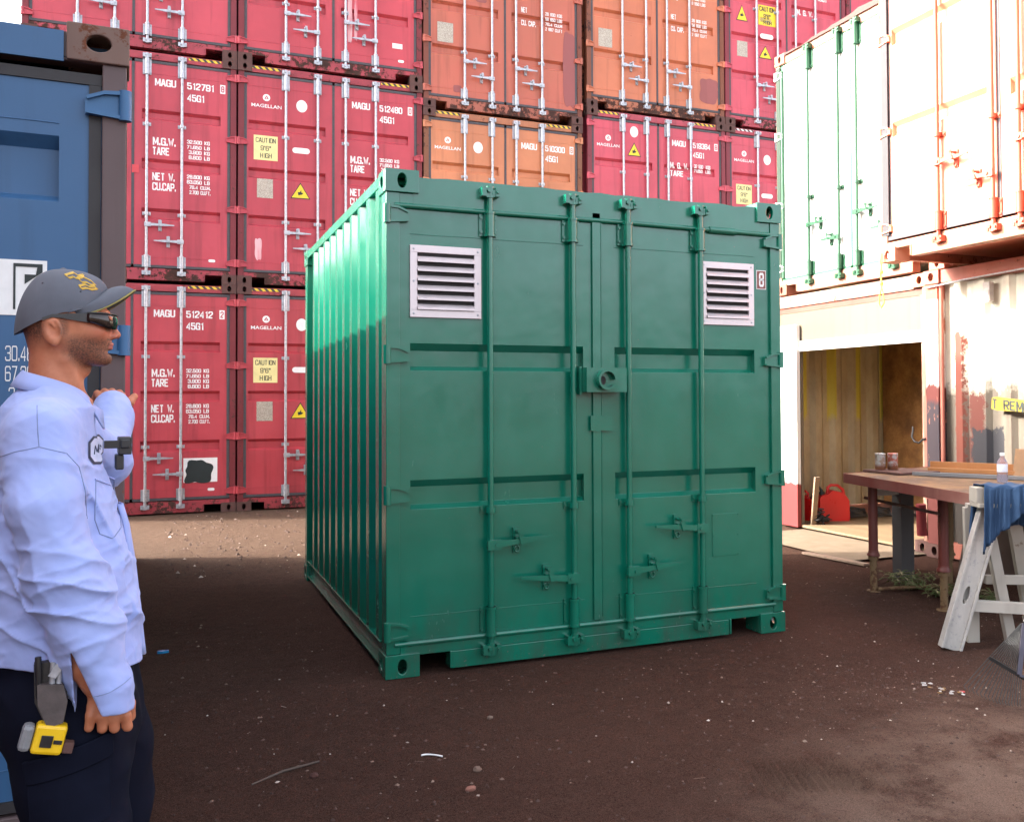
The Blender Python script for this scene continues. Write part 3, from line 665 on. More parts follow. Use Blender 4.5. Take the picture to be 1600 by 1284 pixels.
# unseen slim tower added far left only to block sun: its shadow falls over the lower right wall and bounds the sunlit strip
t = thing('shade_tower', 'slim grey tower added out of frame at the left to cast shade', 'tower', (-3.40, 9.90, 0), R(-21.3))
tw = paint('shade_tower_grey', (.25, .26, .27), .2, .6, .2, 95)
for zz in range(3): obj('shade_tower_block', MB().box(-.39, .39, -.39, .39, .02 + zz * 2.49, 2.49 + zz * 2.49), tw, t, .01)
for sx in (-1, 1):
    for sy in (-1, 1): obj('post', MB().box(sx * .40 - .012, sx * .40 + .012, sy * .40 - .012, sy * .40 + .012, 0, 7.50), M['rustred'], t)

# ------------------------------------------------------------------ white and green container, second tier right
def yel(n, c, **k): return paint(n, c, **k)
GWg = paint('green_rod_paint', (.006, .065, .028), .35, .45, .2, 41, rustcol=(.30, .14, .05))
gw = dict(door=paint('chalky_white_paint', (.74, .75, .72), .30, .6, .1, 42, rustcol=(.38, .14, .06)), frame=paint('red_edge_frame', (.30, .11, .07), .7, .65, .4, 43, fadecol=(.58, .42, .32), rustcol=(.25, .08, .04)),
          side=paint('white_side', (.6, .58, .52), .3, .6, .2, 44), cast=paint('green_red_casting', (.28, .10, .06), .6, .6, .3, 45), bar=GWg, gasket=paint('green_gasket_paint', (.02, .13, .06), .2, .5, .2, 46))
gwr, gwd = container('white faced container with green locking rods, resting on the open storage container', 'container', (6.30, 8.64, 2.545), R(-90), 2.69, 6.06, gw,
    hz=(2.46, 1.78, 1.0, .3), bars=((.59, 1.07), (1.34, 1.83)), troughs=((.95, .975), (1.6, 1.625)), hd=.12, hazard=None, zb=.19, zt=2.56, mid=(1.0,), bev=.003)
mb = MB(); r_ = random.Random(4); n = 26; tp = [(.18 + (CW - .36) * i / n, 2.69 + r_.uniform(-.012, .016) - .02 * math.sin(i * .33)) for i in range(n + 1)]
mb.prism([(.18, 2.655)] + tp + [(CW - .18, 2.655)], -.004, .012, 'y'); mb.box(.18, CW - .18, .1, .5, 2.691, 2.70); obj('bent_header_edge', mb, M['darkrust'], gwr)
mb = MB(); mb.tube([(.0785 + .03, .02, .19), (.0785 + .03, .02, 2.5)], .022, 8); obj('hinge_rod', mb, GWg, gwd[0]); obj('gasket', MB().box(.020, .085, .006, .0115, .20, 2.55), paint('dark_green_edge', (.003, .022, .010), .3, .6, .2, 47), gwd[0])

# ------------------------------------------------------------------ pale orange container, nearest, second tier right
orm = dict(door=paint('sun_bleached_salmon', (.86, .27, .165), .34, .55, .22, 51, fadecol=(.85, .40, .28), rustcol=(.42, .13, .06), lowrust=.03), frame=paint('salmon_frame', (.36, .10, .055), .68, .6, .35, 52, fadecol=(.56, .34, .22), rustcol=(.24, .08, .04)),
           bar=paint('orange_rods', (.38, .06, .03), .34, .5, .3, 53, fadecol=(.46, .13, .07)), cast=paint('rusted_orange_casting', (.45, .17, .10), .6, .7, .3, 54, rustcol=(.2, .07, .04)), gasket=M['gasket'])
orm['side'] = orm['door']
oroot, od = container('sun bleached orange container with rusty sill, jutting out at the upper right', 'container', (5.57, 6.19, 2.545), R(-90), 2.75, 6.06, orm,
    hz=(2.6, 1.885, 1.10, .285), bars=((.665, 1.19), (1.42, 1.88)), troughs=((1.04, 1.165), (1.81, 1.95)), hd=.12, hazard=None, zb=.215, zt=2.585, mid=(.92,), bev=.003)
obj('gasket', MB().box(.034, .106, .006, .0115, .22, 2.58), plain('old_grey_rubber', (.035, .033, .038), .7), od[0])
flat('faded_label', blob(.36, .54, .52, .80, 24, .01, 15), Yt, paint('faded_green_label', (.62, .62, .40), 0, .6), od[0])
flat('faded_label', blob(.25, .55, .34, .52, 24, .012, 16), Yt, paint('flaked_label', (.70, .62, .42), .5, .7, rustcol=(.75, .4, .28)), od[0])

# ------------------------------------------------------------------ open storage container (roller door), ground tier right
def wobj(name, mb, mats, root, bev=0):
    l = root.location; mb.v = [(a - l.x, b - l.y, c - l.z) for a, b, c in mb.v]; return obj(name, mb, mats, root, bev)
cream = NM('dirty_cream_inner_wall'); _n = cream.noise(3, 7, .7, stretch=(1, 1, .4)); _q = cream.xyz()
_c = cream.mix(cream.ramp(_n, .35, .7), (.44, .37, .24), (.26, .20, .125))
_y = cream.math('MULTIPLY', cream.ramp(cream.math('SINE', cream.math('MULTIPLY', _q[0], 16)), .55, .75), cream.ramp(cream.math('ADD', _q[2], cream.math('MULTIPLY', _n, .5)), 1.35, 1.42))
cream = cream.out(cream.mix(cream.math('MULTIPLY', _y, .8), _c, (.50, .42, .02)), .7)
beige = paint('beige_lintel', (.115, .092, .062), .12, .6, .1, 61, rustcol=(.4, .2, .1)); salmon = paint('scraped_salmon_frame', (.30, .11, .07), .66, .6, .35, 55, fadecol=(.46, .36, .27), rustcol=(.20, .07, .035)); wht = paint('white_door_paint', (.42, .40, .37), .1, .5, .1, 62)
osb = NM('chipboard_sheet'); _n = osb.noise(26, 5, .8); _n2 = osb.noise(3, 4, .6)
osb = osb.out(osb.mix(osb.ramp(_n2, .4, .7), osb.mix(osb.ramp(_n, .3, .7), (.28, .13, .04), (.44, .22, .07)), (.14, .06, .02)), .8)
LX, LY, LH = 6.30, 8.84, 2.53
sroot = thing('storage_container', 'open ground level container with raised roller door and plywood floor', 'storage container', (LX, LY, 0))
mb = MB(); y1, y0 = LY, LY - CW
mb.box(LX, LX + .12, y1 - .08, y1, .118, LH - .12); mb.box(LX, LX + .12, y0, y0 + .06, .118, LH - .12)
mb.box(LX + .01, LX + .11, y0 + .179, y1 - .179, LH - .13, LH - .004); 
mb.box(LX + .02, LX + .1, y0 + .0605, y0 + .10, .02, 2.339)
mb.box(LX + .16, LX + 6, y1 - .07, y1 - .008, LH - .07, LH - .01); mb.box(LX + .16, LX + 6, y0 + .008, y0 + .07, LH - .07, LH - .01)
mb.box(LX + .16, LX + 6, y1 - .05, y1 - .008, .03, .15); mb.box(LX + .16, LX + 6, y0 + .008, y0 + .05, .03, .15)
wobj('frame', mb, salmon, sroot, .003)
for yy in (y1 - .178, y0):
    for zz in (0, LH - .118):
        mb = MB(); mb.holeplate(yy, yy + .178, zz, zz + .118, yy + .088, zz + .06, .031, .038, LX - .012, LX + .012, 'x')
        mb.box(LX + .0121, LX + .15, yy, yy + .178, zz + .0001, zz + .012); mb.box(LX + .0121, LX + .15, yy, yy + .178, zz + .106, zz + .1179)
        mb.box(LX + .0121, LX + .15, yy, yy + .01, zz + .0121, zz + .1059); mb.box(LX + .0121, LX + .15, yy + .168, yy + .178, zz + .0121, zz + .1059); mb.box(LX + .14, LX + .15, yy + .0101, yy + .1679, zz + .0121, zz + .1059)
        wobj('corner_casting', mb, orm['cast'] if zz else M['darkrust'], sroot)
mb = MB(); mb.box(LX + .035, LX + .075, 6.44, 8.758, 2.025, 2.339); wobj('lintel_panel', mb, beige, sroot); mb = MB(); mb.box(LX + .03, LX + .12, y0 + .0605, y1 - .0805, 2.34, LH - .1315); wobj('header_shade_strip', mb, paint('header_shade_red', (.16, .045, .03), .4, .6, .3, 63), sroot); mb = MB(); mb.box(LX + .040, LX + .075, 8.28, 8.758, .03, 2.0245); wobj('jamb_board', mb, beige, sroot)  # dark red header strip paints in the shadow under the beam
mb = MB(); mb.box(LX + .004, LX + .060, 6.45, 8.262, 1.912, 2.022)
for i in range(9): mb.box(LX + .0602, LX + .07, 6.46, 8.25, 1.92 + i * .011, 1.926 + i * .011)
rb = wobj('roller_door_edge', mb, wht, sroot, .004)
mb = MB(); mb.box(LX - .004, LX + .0035, 7.50, 7.60, 1.955, 1.985)
for i, dx in enumerate((-.02, .02)): mb.tube([(LX - .006, 7.55 + dx, 1.965), (LX - .01, 7.53 + dx * 1.6, 1.90), (LX - .01, 7.50 + dx * 2.2, 1.84), (LX - .012, 7.53 + dx, 1.77), (LX - .012, 7.555, 1.72)], .005, 6)
mb.tube([(LX - .012, 7.555, 1.72), (LX - .012, 7.56, 1.69)], .007, 6); wobj('pull_cord', mb, plain('cord_fibre', (.75, .68, .52), .9), rb)
mb = MB(); mb.box(LX - .03, LX + .02, 8.262, 8.56, .02, 2.20)
wp = NM('white_jamb_red_shade'); _z = wp.xyz()[2]; _nn = wp.noise(6, 5, .6)
wp = wp.out(wp.mix(wp.ramp(wp.math('ADD', _z, wp.math('MULTIPLY', _nn, .12)), .54, .56), (.17, .018, .018), (.66, .66, .63)), .6); wobj('jamb_panel', mb, wp, sroot, .003)  # white to red step paints in the edge of the green container's shadow
mb = MB(); mb.box(LX + .0, LX + .03, 6.400, 6.4395, .03, 2.02); mb.box(LX - .012, LX - .0005, 6.405, 6.43, 1.48, 2.0); mb.box(LX - .012, LX - .0005, 6.405, 6.45, .5, 1.42); wobj('roller_track', mb, M['rustred'], sroot)
ce = g_corr(.13, 6, .155, LH - .072, .278); w = MB(); w.f, w.mi, w.sm = ce.f, ce.mi, ce.sm; w.v = [(LX + v[1], y1 - v[0], v[2]) for v in ce.v]; wobj('side_panel', w, cream, sroot)
w = MB(); w.f, w.mi, w.sm = ce.f, ce.mi, ce.sm; w.v = [(LX + v[1], y0 + v[0], v[2]) for v in ce.v]; wobj('side_panel', w, cream, sroot)
mb = MB(); mb.box(LX + .12, LX + 6, y0 + .071, y1 - .071, LH - .06, LH - .04); wobj('roof', mb, cream, sroot)
mb = MB(); mb.box(7.93, 7.95, y0 + .05, y1 - .05, .153, 2.45); wobj('plywood_partition', mb, osb, sroot)
mb = MB(); mb.box(LX + .02, 7.93, y0 + .051, y1 - .051, .02, .045); wobj('floor', mb, M['ply'], sroot)
mb = MB(); mb.box(LX + .02, LX + .04, y0 + .1, y1 - .1, .0451, .06)
# metal hook on the jamb
hk = MB(); hk.tube([(LX - .02, 6.58, 1.14), (LX - .03, 6.565, 1.12), (LX - .05, 6.56, 1.05), (LX - .05, 6.53, 1.01), (LX - .045, 6.48, 1.00), (LX - .03, 6.45, 1.03), (LX - .014, 6.43, 1.04)], .009, 8); wobj('hook', hk, M['darkhole'], sroot)

# ------------------------------------------------------------------ lower right container: dirty corrugated end wall
QX, QY = 6.25, 6.385
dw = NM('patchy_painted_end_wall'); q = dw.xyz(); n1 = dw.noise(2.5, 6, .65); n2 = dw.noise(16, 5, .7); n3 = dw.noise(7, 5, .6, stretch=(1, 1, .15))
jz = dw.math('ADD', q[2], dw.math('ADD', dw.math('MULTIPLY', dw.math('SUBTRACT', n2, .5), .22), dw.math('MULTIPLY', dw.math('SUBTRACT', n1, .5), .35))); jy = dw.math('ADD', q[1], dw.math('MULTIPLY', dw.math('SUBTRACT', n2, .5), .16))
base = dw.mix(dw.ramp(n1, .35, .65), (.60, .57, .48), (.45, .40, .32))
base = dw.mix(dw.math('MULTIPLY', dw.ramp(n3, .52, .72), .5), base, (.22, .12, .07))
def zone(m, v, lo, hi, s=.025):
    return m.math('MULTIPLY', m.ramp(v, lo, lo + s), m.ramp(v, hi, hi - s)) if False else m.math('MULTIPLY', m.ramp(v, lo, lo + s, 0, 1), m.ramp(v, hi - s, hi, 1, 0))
grime_shade = dw.math('MULTIPLY', dw.ramp(dw.math('ADD', jz, dw.math('MULTIPLY', n1, .12)), 1.60, 1.50), .92); base = dw.mix(grime_shade, base, dw.mix(dw.ramp(n3, .4, .65), (.105, .085, .062), (.06, .038, .026)))  # dirt plus the cast shade on the lower wall, painted into the colour
base = dw.mix(dw.math('MULTIPLY', dw.ramp(jz, .86, .74), .9), base, (.022, .016, .013))  # same painted shade, deeper below table height
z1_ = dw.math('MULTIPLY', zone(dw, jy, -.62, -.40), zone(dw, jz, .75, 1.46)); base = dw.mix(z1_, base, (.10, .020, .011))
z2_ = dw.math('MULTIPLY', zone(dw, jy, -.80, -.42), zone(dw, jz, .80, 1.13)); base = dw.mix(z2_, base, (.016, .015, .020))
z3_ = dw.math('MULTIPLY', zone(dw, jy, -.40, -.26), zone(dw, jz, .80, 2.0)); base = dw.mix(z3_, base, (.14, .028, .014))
DW = dw.out(base, .65); dw2 = NM('patchy_post_shade'); q = dw2.xyz(); n1 = dw2.noise(9, 6, .7, stretch=(1, 1, .3)); jz = dw2.math('ADD', q[2], dw2.math('MULTIPLY', dw2.math('SUBTRACT', n1, .5), .3))
c_ = dw2.mix(dw2.ramp(jz, 1.50, 1.53), (.12, .018, .013), (.70, .62, .58)); c_ = dw2.mix(dw2.math('MULTIPLY', zone(dw2, jz, .75, 1.40, .05), .9), c_, (.018, .017, .026)); c_ = dw2.mix(dw2.ramp(q[2], 2.25, 2.28), c_, (.36, .09, .05))  # post turns dark below the shadow edge, shade painted into its colour
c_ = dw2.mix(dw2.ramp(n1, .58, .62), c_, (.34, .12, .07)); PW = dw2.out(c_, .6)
qroot = thing('shipping_container', 'ground level container with dirty patchy corrugated end wall behind the work table', 'container', (QX, QY, 0), 0)
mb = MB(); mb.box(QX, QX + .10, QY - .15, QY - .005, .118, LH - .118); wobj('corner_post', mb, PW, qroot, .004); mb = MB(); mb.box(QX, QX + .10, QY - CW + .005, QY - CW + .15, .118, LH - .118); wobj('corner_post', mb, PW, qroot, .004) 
mb = MB(); mb.tube([(QX + .02, QY - .175, .1), (QX + .02, QY - .175, LH - .13)], .018, 8); wobj('post_rod', mb, M['rustred'], qroot)
mb = MB(); mb.box(QX + .01, QX + .1, QY - CW + .179, QY - .179, LH - .12, LH - .004); mb.box(QX + .01, QX + .1, QY - CW + .179, QY - .179, .02, .15)
for yy in (QY - .07, QY - CW + .008): mb.box(QX + .163, QX + 6, yy, yy + .062, LH - .07, LH - .008); mb.box(QX + .163, QX + 6, yy, yy + .062, .03, .15)
wobj('frame', mb, M['rustred'], qroot, .003)
for yy in (QY - .178, QY - CW):
    for zz in (0, LH - .118):
        mb = MB(); mb.holeplate(yy, yy + .178, zz, zz + .118, yy + .09, zz + .06, .031, .038, QX - .014, QX + .010, 'x'); mb.box(QX + .0101, QX + .16, yy, yy + .178, zz + .106, zz + .1179)
        mb.box(QX + .0101, QX + .16, yy, yy + .178, zz + .0001, zz + .012); mb.box(QX + .14, QX + .16, yy, yy + .178, zz + .0121, zz + .1059); wobj('corner_casting', mb, M['rustred'] if zz else M['darkrust'], qroot)
# end wall: vertical corrugation
mb = MB(); pts = []; yy = QY - .155; k = 0
while yy > QY - CW + .30:
    pts += [(QX + .085, yy), (QX + .085, yy - .11), (QX + .045, yy - .145), (QX + .045, yy - .215)]; yy -= .25
pts.append((QX + .085, QY - CW + .16)); n = len(pts)
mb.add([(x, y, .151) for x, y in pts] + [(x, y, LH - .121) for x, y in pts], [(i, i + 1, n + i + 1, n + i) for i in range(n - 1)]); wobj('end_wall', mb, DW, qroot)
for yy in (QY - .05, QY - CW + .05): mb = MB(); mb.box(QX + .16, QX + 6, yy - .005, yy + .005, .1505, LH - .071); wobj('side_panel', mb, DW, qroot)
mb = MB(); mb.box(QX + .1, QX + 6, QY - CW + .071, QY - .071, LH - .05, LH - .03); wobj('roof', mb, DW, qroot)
mb = MB(); mb.box(QX - .005, QX + .0445, 5.665, 5.735, 2.20, 2.36); mb.box(QX - .012, QX - .0051, 5.67, 5.73, 2.19, 2.30); wobj('vent_cover', mb, plain('grey_cover', (.40, .36, .34), .6), qroot, .004)
mb = MB(); mb.tube([(QX - .02, 6.35, 2.38), (QX - .02, 5.9, 2.405), (QX - .02, 5.0, 2.43), (QX - .02, 4.0, 2.45)], .008, 6); wobj('cable', mb, M['steel'], qroot)
# yellow sign
t = thing('warning_sign', 'yellow metal sign with black capitals hanging on the corrugated end wall', 'sign', (QX, 5.62, 1.36))
mb = MB(); mb.prism([(5.66, 1.315), (5.652, 1.405), (5.60, 1.412), (5.24, 1.372), (5.24, 1.285), (5.60, 1.300)], QX - .012, QX - .006, 'x'); wobj('sign_plate', mb, plain('yellow_sign_paint', (.22, .145, .006), .5, var=.1), t)
co, fs = blockmesh('T REMO', .75); a, b = co.min(0), co.max(0)
me = bpy.data.meshes.new('lettering'); me.from_pydata([(-.0135 - .0002 * c[2], 5.645 - (c[0] - a[0]) / (b[0] - a[0]) * .36 - 5.62, 1.318 - (c[0] - a[0]) / (b[0] - a[0]) * .038 + (c[1] - a[1]) / (b[1] - a[1]) * .080 - 1.36) for c in co], [], fs); me.materials.append(M['black']); link('lettering', me, t)
# yellow rope tied to the orange container's casting
rp = MB(); ry_, rx_ = 6.135, 5.545
rp.tube([(rx_, ry_, 2.62), (rx_ - .01, ry_ - .01, 2.54), (rx_ - .01, ry_ + .015, 2.45), (rx_ - .01, ry_ - .012, 2.36), (rx_ - .01, ry_ + .02, 2.27), (rx_ - .01, ry_ + .03, 2.20), (rx_ - .012, ry_, 2.165), (rx_ - .01, ry_ - .03, 2.20), (rx_ - .01, ry_ - .02, 2.29), (rx_ - .01, ry_ + .01, 2.36), (rx_ - .01, ry_ - .012, 2.46), (rx_ - .008, ry_ + .012, 2.55), (rx_, ry_ + .01, 2.62)], .006, 6)
rp.lathe([(.012, -.012), (.018, 0), (.012, .012)], (rx_ - .01, ry_, 2.365), 8); rp.lathe([(.012, -.012), (.018, 0), (.012, .012)], (rx_ - .01, ry_, 2.46), 8)
tag(obj('rope', rp, plain('yellow_rope_fibre', (.72, .50, .06), .8, scale=90)), 'thin yellow rope hanging in a loop from the orange container corner', 'rope')

# ------------------------------------------------------------------ ground
def gh(x, y):
    h = (fbm(x * .8, y * .8, 3, 1) - .45) * .030 + (fbm(x * 7, y * 7, 4, 5) - .47) * .012 + (fbm(x * 30, y * 30, 3, 9) - .45) * .0045
    c = (x - 2.25) * .93 + (y - 2.86) * -.36; s_ = (x - 2.25) * .36 + (y - 2.86) * .93       # raked ridges
    w = np.exp(-(c / .26) ** 4 - (s_ / .17) ** 4); h = h + w * .011 * np.sin(c * 190 + 6 * fbm(x * 3, y * 3, 2, 3))
    def flatten(h, x0, x1, y0, y1, m=.12, lvl=-.004):
        dx = np.maximum(np.maximum(x0 - x, x - x1), 0); dy = np.maximum(np.maximum(y0 - y, y - y1), 0); k_ = np.clip(np.hypot(dx, dy) / m, 0, 1); return h * k_ + lvl * (1 - k_)
    h = flatten(h, .95, 3.55, 4.62, 7.75, .10, -.003); h = flatten(h, -2.6, -.1, 3.1, 9.3, .10); h = flatten(h, -2, 14, 12.5, 19, .15); h = flatten(h, 6.2, 14, 3.9, 8.9, .15)
    return h
xs = np.concatenate([[-60, -30, -14, -8, -5], np.arange(-3, -.4, .12), np.arange(-.4, 1.7, .020), np.arange(1.7, 2.9, .008), np.arange(2.9, 5.6, .020), np.arange(5.6, 8.2, .06), [8.5, 9, 10, 12, 16, 30, 60, 120]])
ys = np.concatenate([[-60, -30, -14, -8, -4, -2, -1, 0, .6, 1.2], np.arange(1.5, 2.35, .020), np.arange(2.35, 3.4, .009), np.arange(3.4, 6.6, .020), np.arange(6.6, 12.7, .045), [13, 14, 16, 20, 30, 60, 120]])
GX, GY = np.meshgrid(xs, ys); GZ = gh(GX, GY); nx, ny = len(xs), len(ys)
me = bpy.data.meshes.new('ground'); V = np.stack([GX, GY, GZ], -1).reshape(-1, 3)
idx = np.arange(nx * ny).reshape(ny, nx); Q = np.stack([idx[:-1, :-1], idx[:-1, 1:], idx[1:, 1:], idx[1:, :-1]], -1).reshape(-1, 4)
me.vertices.add(len(V)); me.vertices.foreach_set('co', V.ravel()); me.loops.add(Q.size); me.loops.foreach_set('vertex_index', Q.ravel().astype(np.int32))
me.polygons.add(len(Q)); me.polygons.foreach_set('loop_start', (np.arange(len(Q)) * 4).astype(np.int32)); me.update(calc_edges=True); me.polygons.foreach_set('use_smooth', [True] * len(Q)); me.validate()
gm = NM('dark_brown_dirt'); a1 = gm.noise(.9, 5, .6); a2 = gm.noise(14, 6, .75); a3 = gm.noise(85, 5, .85); a5 = gm.noise(260, 3, .8); a4 = gm.noise(2.6, 6, .7)
c_ = gm.mix(gm.ramp(a1, .35, .65), (.030, .0128, .0088), (.066, .031, .0215)); c_ = gm.mix(gm.ramp(a2, .42, .72), c_, (.085, .038, .027))
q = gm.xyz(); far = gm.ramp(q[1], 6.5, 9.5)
dust = gm.math('MULTIPLY', gm.ramp(gm.math('ADD', gm.math('MULTIPLY', q[0], .9), gm.math('MULTIPLY', q[1], -1.1)), -1.75, -.6), gm.ramp(a4, .36, .60)); dust = gm.math('MULTIPLY', dust, gm.ramp(q[1], 3.7, 2.7)); c_ = gm.mix(gm.math('MULTIPLY', dust, .9), c_, (.34, .24, .185))
c_ = gm.mix(gm.math('MULTIPLY', gm.ramp(a4, .52, .72), .35), c_, (.10, .055, .042))
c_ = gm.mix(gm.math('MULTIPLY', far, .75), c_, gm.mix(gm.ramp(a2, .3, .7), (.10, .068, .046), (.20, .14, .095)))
c_ = gm.mix(gm.ramp(a5, .40, .60, .0, .85), gm.mix(.6, c_, (.0, .0, .0)), gm.mix(.45, c_, (.17, .094, .070))); c_ = gm.mix(gm.ramp(a3, .47, .36, 0, .6), c_, (.012, .004, .002)); c_ = gm.mix(gm.ramp(a3, .55, .66, 0, .7), c_, (.09, .052, .036)); c_ = gm.mix(gm.ramp(a5, .74, .77), c_, (.36, .29, .24))
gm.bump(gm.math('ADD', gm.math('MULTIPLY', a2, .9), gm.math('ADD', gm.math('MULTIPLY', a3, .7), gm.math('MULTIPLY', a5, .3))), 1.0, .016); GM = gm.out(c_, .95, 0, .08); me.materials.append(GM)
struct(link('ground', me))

# gravel, chips and straw: one uncountable mass
mb = MB(); r_ = random.Random(21)
def hz_(x, y): return float(gh(np.array([x]), np.array([y]))[0])
pxy = []
for i in range(15000):
    k = r_.random()
    if k < .62:                                            # near field, denser at the right and front
        x, y = r_.uniform(-.2, 5.4), r_.uniform(2.0, 6.8)
    elif k < .9: x, y = r_.uniform(-.3, 6.2), r_.uniform(8.0, 12.5)
    else: x, y = r_.gauss(3.3, .5), r_.gauss(3.5, .3)
    if 1.0 < x < 3.5 and 4.66 < y < 7.7 or (x < 0 and y > 3): continue
    pxy.append((x, y))
PA = np.array(pxy); PZ = gh(PA[:, 0], PA[:, 1])
for (x, y), z in zip(pxy, PZ):
    s_ = .0014 + .0085 * r_.random() ** 4 if y < 7 else .003 + .02 * r_.random() ** 3
    a = [s_ * r_.uniform(.6, 1.3) for _ in range(3)]; t_ = r_.uniform(0, 6.3); c, s = math.cos(t_), math.sin(t_)
    vs = [(a[0], 0, 0), (.3 * a[0], a[1], 0), (-a[0], .3 * a[1], 0), (-.2 * a[0], -a[1], 0), (0, .1 * a[1], a[2] * .7), (0, 0, -a[2] * .5)]
    vs = [(x + p[0] * c - p[1] * s, y + p[0] * s + p[1] * c, z + p[2]) for p in vs]
    mb.add(vs, [(0, 1, 4), (1, 2, 4), (2, 3, 4), (3, 0, 4), (1, 0, 5), (2, 1, 5), (3, 2, 5), (0, 3, 5)])
for i in range(150):                                        # straw and twigs
    x, y = r_.uniform(-.1, 5.2), r_.uniform(2.2, 6.5)
    if 1.0 < x < 3.5 and y > 4.6: continue
    L_ = r_.uniform(.012, .05); t_ = r_.uniform(0, 3.14); z = hz_(x, y) + .002; mb.tube([(x, y, z), (x + L_ * math.cos(t_), y + L_ * math.sin(t_), z + .002)], .0009, 4)
sm_ = NM('stone_chips'); g_ = sm_.n('ShaderNodeNewGeometry'); rr_ = sm_.n('ShaderNodeValToRGB'); sm_.l(g_.outputs['Random Per Island'], rr_.inputs[0])
e_ = rr_.color_ramp.elements; e_[0].color = (.030, .013, .008, 1); e_[1].color = (.55, .48, .42, 1); e_.new(.80).color = (.075, .038, .027, 1); e_.new(.955).color = (.17, .11, .08, 1)
o = obj('gravel', mb, sm_.out(rr_.outputs[0], .85)); o['kind'] = 'stuff'
# distinct litter
def lump(n, s, seed):
    r = random.Random(seed); b = bmesh.new(); bmesh.ops.create_icosphere(b, subdivisions=2, radius=1)
    for v in b.verts: v.co = Vector((v.co.x * s[0], v.co.y * s[1], v.co.z * s[2])) * (1 + r.uniform(-.16, .16))
    me = bpy.data.meshes.new(n); b.to_mesh(me); b.free(); return me
for (x, y, s, lab, cl) in ((1.02, 3.25, (.022, .014, .010), 'small pinkish brick chip lying on the dirt in front of the green container', (.20, .085, .06)), (1.10, 3.42, (.017, .015, .012), 'pale pebble just behind the pinkish brick chip', (.12, .075, .055)),
                          (.52, 3.60, (.016, .014, .012), 'dark red brown pebble on the dirt near the man', (.06, .022, .016)), (1.33, 3.95, (.014, .011, .009), 'tan pebble on the dirt in front of the green container left door', (.15, .10, .075))):
    me = lump('pebble', s, int(x * 100)); me.materials.append(plain('pebble_stone', cl, .9)); o = link('pebble', me); o.location = (x, y, hz_(x, y) + s[2] * .5); tag(o, lab, 'pebble')
mb = MB(); n = 12; pts = [(.94 + .075 * i / n, 3.64 - .028 * i / n + .012 * math.sin(i * .35), .006 + hz_(.94 + .075 * i / n, 3.64)) for i in range(n + 1)]; mb.tube(pts, .0035, 5); tag(obj('plastic_strip', mb, M['white']), 'curled white plastic strip lying on the dirt', 'litter')
mb = MB(); mb.prism([(-.03, -.012), (.0, -.02), (.03, -.008), (.026, .012), (-.01, .018), (-.032, .008)], 0, .012, 'z'); o = obj('wrapper', mb, plain('blue_foil', (.01, .20, .42), .3), bevel=.003); o.location = (.0, 5.73, hz_(0., 5.73)); tag(o, 'small bright blue wrapper on the shaded dirt right of the man', 'litter')
mb = MB(); mb.tube([(.30, 3.62, hz_(.3, 3.62) + .004), (.42, 3.70, hz_(.42, 3.7) + .006), (.56, 3.74, hz_(.56, 3.74) + .006)], [.003, .005, .004], 6); tag(obj('twig', mb, plain('dead_wood', (.07, .05, .04), .9)), 'dark twig lying on the dirt near the bottom left', 'twig')
# timber strip and checker plate in front of the storage container
mb = MB(); mb.box(-.36, .36, -.035, .035, 0, .018); o = obj('timber_strip', mb, plain('weathered_timber', (.26, .18, .13), .85), bevel=.002); o.location = (5.37, 6.57, .004); o.rotation_euler = (0, 0, R(-83)); tag(o, 'weathered timber strip lying on the ground before the storage container', 'timber')
ck = NM('worn_checker_mat'); cb = ck.n('ShaderNodeTexWave'); cb.inputs['Scale'].default_value = 9; cb.inputs['Distortion'].default_value = .6; ck.l(ck.coord(), cb.inputs[0]); ck.bump(cb.outputs[1], .5, .006)
CK = ck.out(ck.mix(ck.ramp(ck.noise(5, 5, .6), .3, .7), (.13, .095, .06), (.19, .14, .095)), .85)
mb = MB(); n = 14; vs = []
for i in range(n + 1):
    for j in range(9): x = 5.42 + .86 * j / 8; y = 6.42 + 1.75 * i / n; vs.append((x, y, .014 + .012 * math.exp(-((x - 5.7) / .2) ** 2 - ((y - 7.4) / .3) ** 2)))
mb.add(vs, [(i * 9 + j, i * 9 + j + 1, (i + 1) * 9 + j + 1, (i + 1) * 9 + j) for i in range(n) for j in range(8)], 0, True)
tag(obj('floor_mat', mb, CK), 'ribbed tan mat lying outside the storage container doorway', 'mat')
# ------------------------------------------------------------------ work table
TZ = .84
tred = paint('worn_red_paint', (.15, .022, .018), .5, .6, .3, 71, fadecol=(.34, .20, .16), rustcol=(.5, .42, .36)); ttop = NM('stained_table_top'); chipw = plain('flaked_white_paint', (.42, .36, .33), .7)
_a = ttop.noise(3, 6, .7); _b = ttop.noise(18, 6, .7); _c = ttop.mix(ttop.ramp(_a, .40, .60), (.07, .038, .024), (.20, .11, .04)); _c = ttop.mix(ttop.ramp(_b, .55, .7), _c, (.20, .12, .10)); ttop.bump(_b, .5, .003); ttop = ttop.out(_c, .65)
pipe_red = paint('red_pipe_paint', (.12, .024, .018), .5, .55, .3, 72); pipe_yel = paint('yellow_rusty_pipe', (.13, .075, .03), .9, .7, .4, 73, rustcol=(.13, .06, .03))
t = thing('work_table', 'worn red edged metal work table on pipe legs by the end wall', 'table', (5.1, 4.9, 0))
A, B, C_, D_ = (4.69, 5.62), (4.33, 4.00), (5.86, 4.05), (5.98, 5.90)
def tp(mb, poly, z0, z1, m=0): mb.prism(poly, z0, z1, 'z', m); return mb
wobj('tabletop', tp(MB(), [A, B, C_, D_], TZ - .008, TZ), ttop, t, .002)
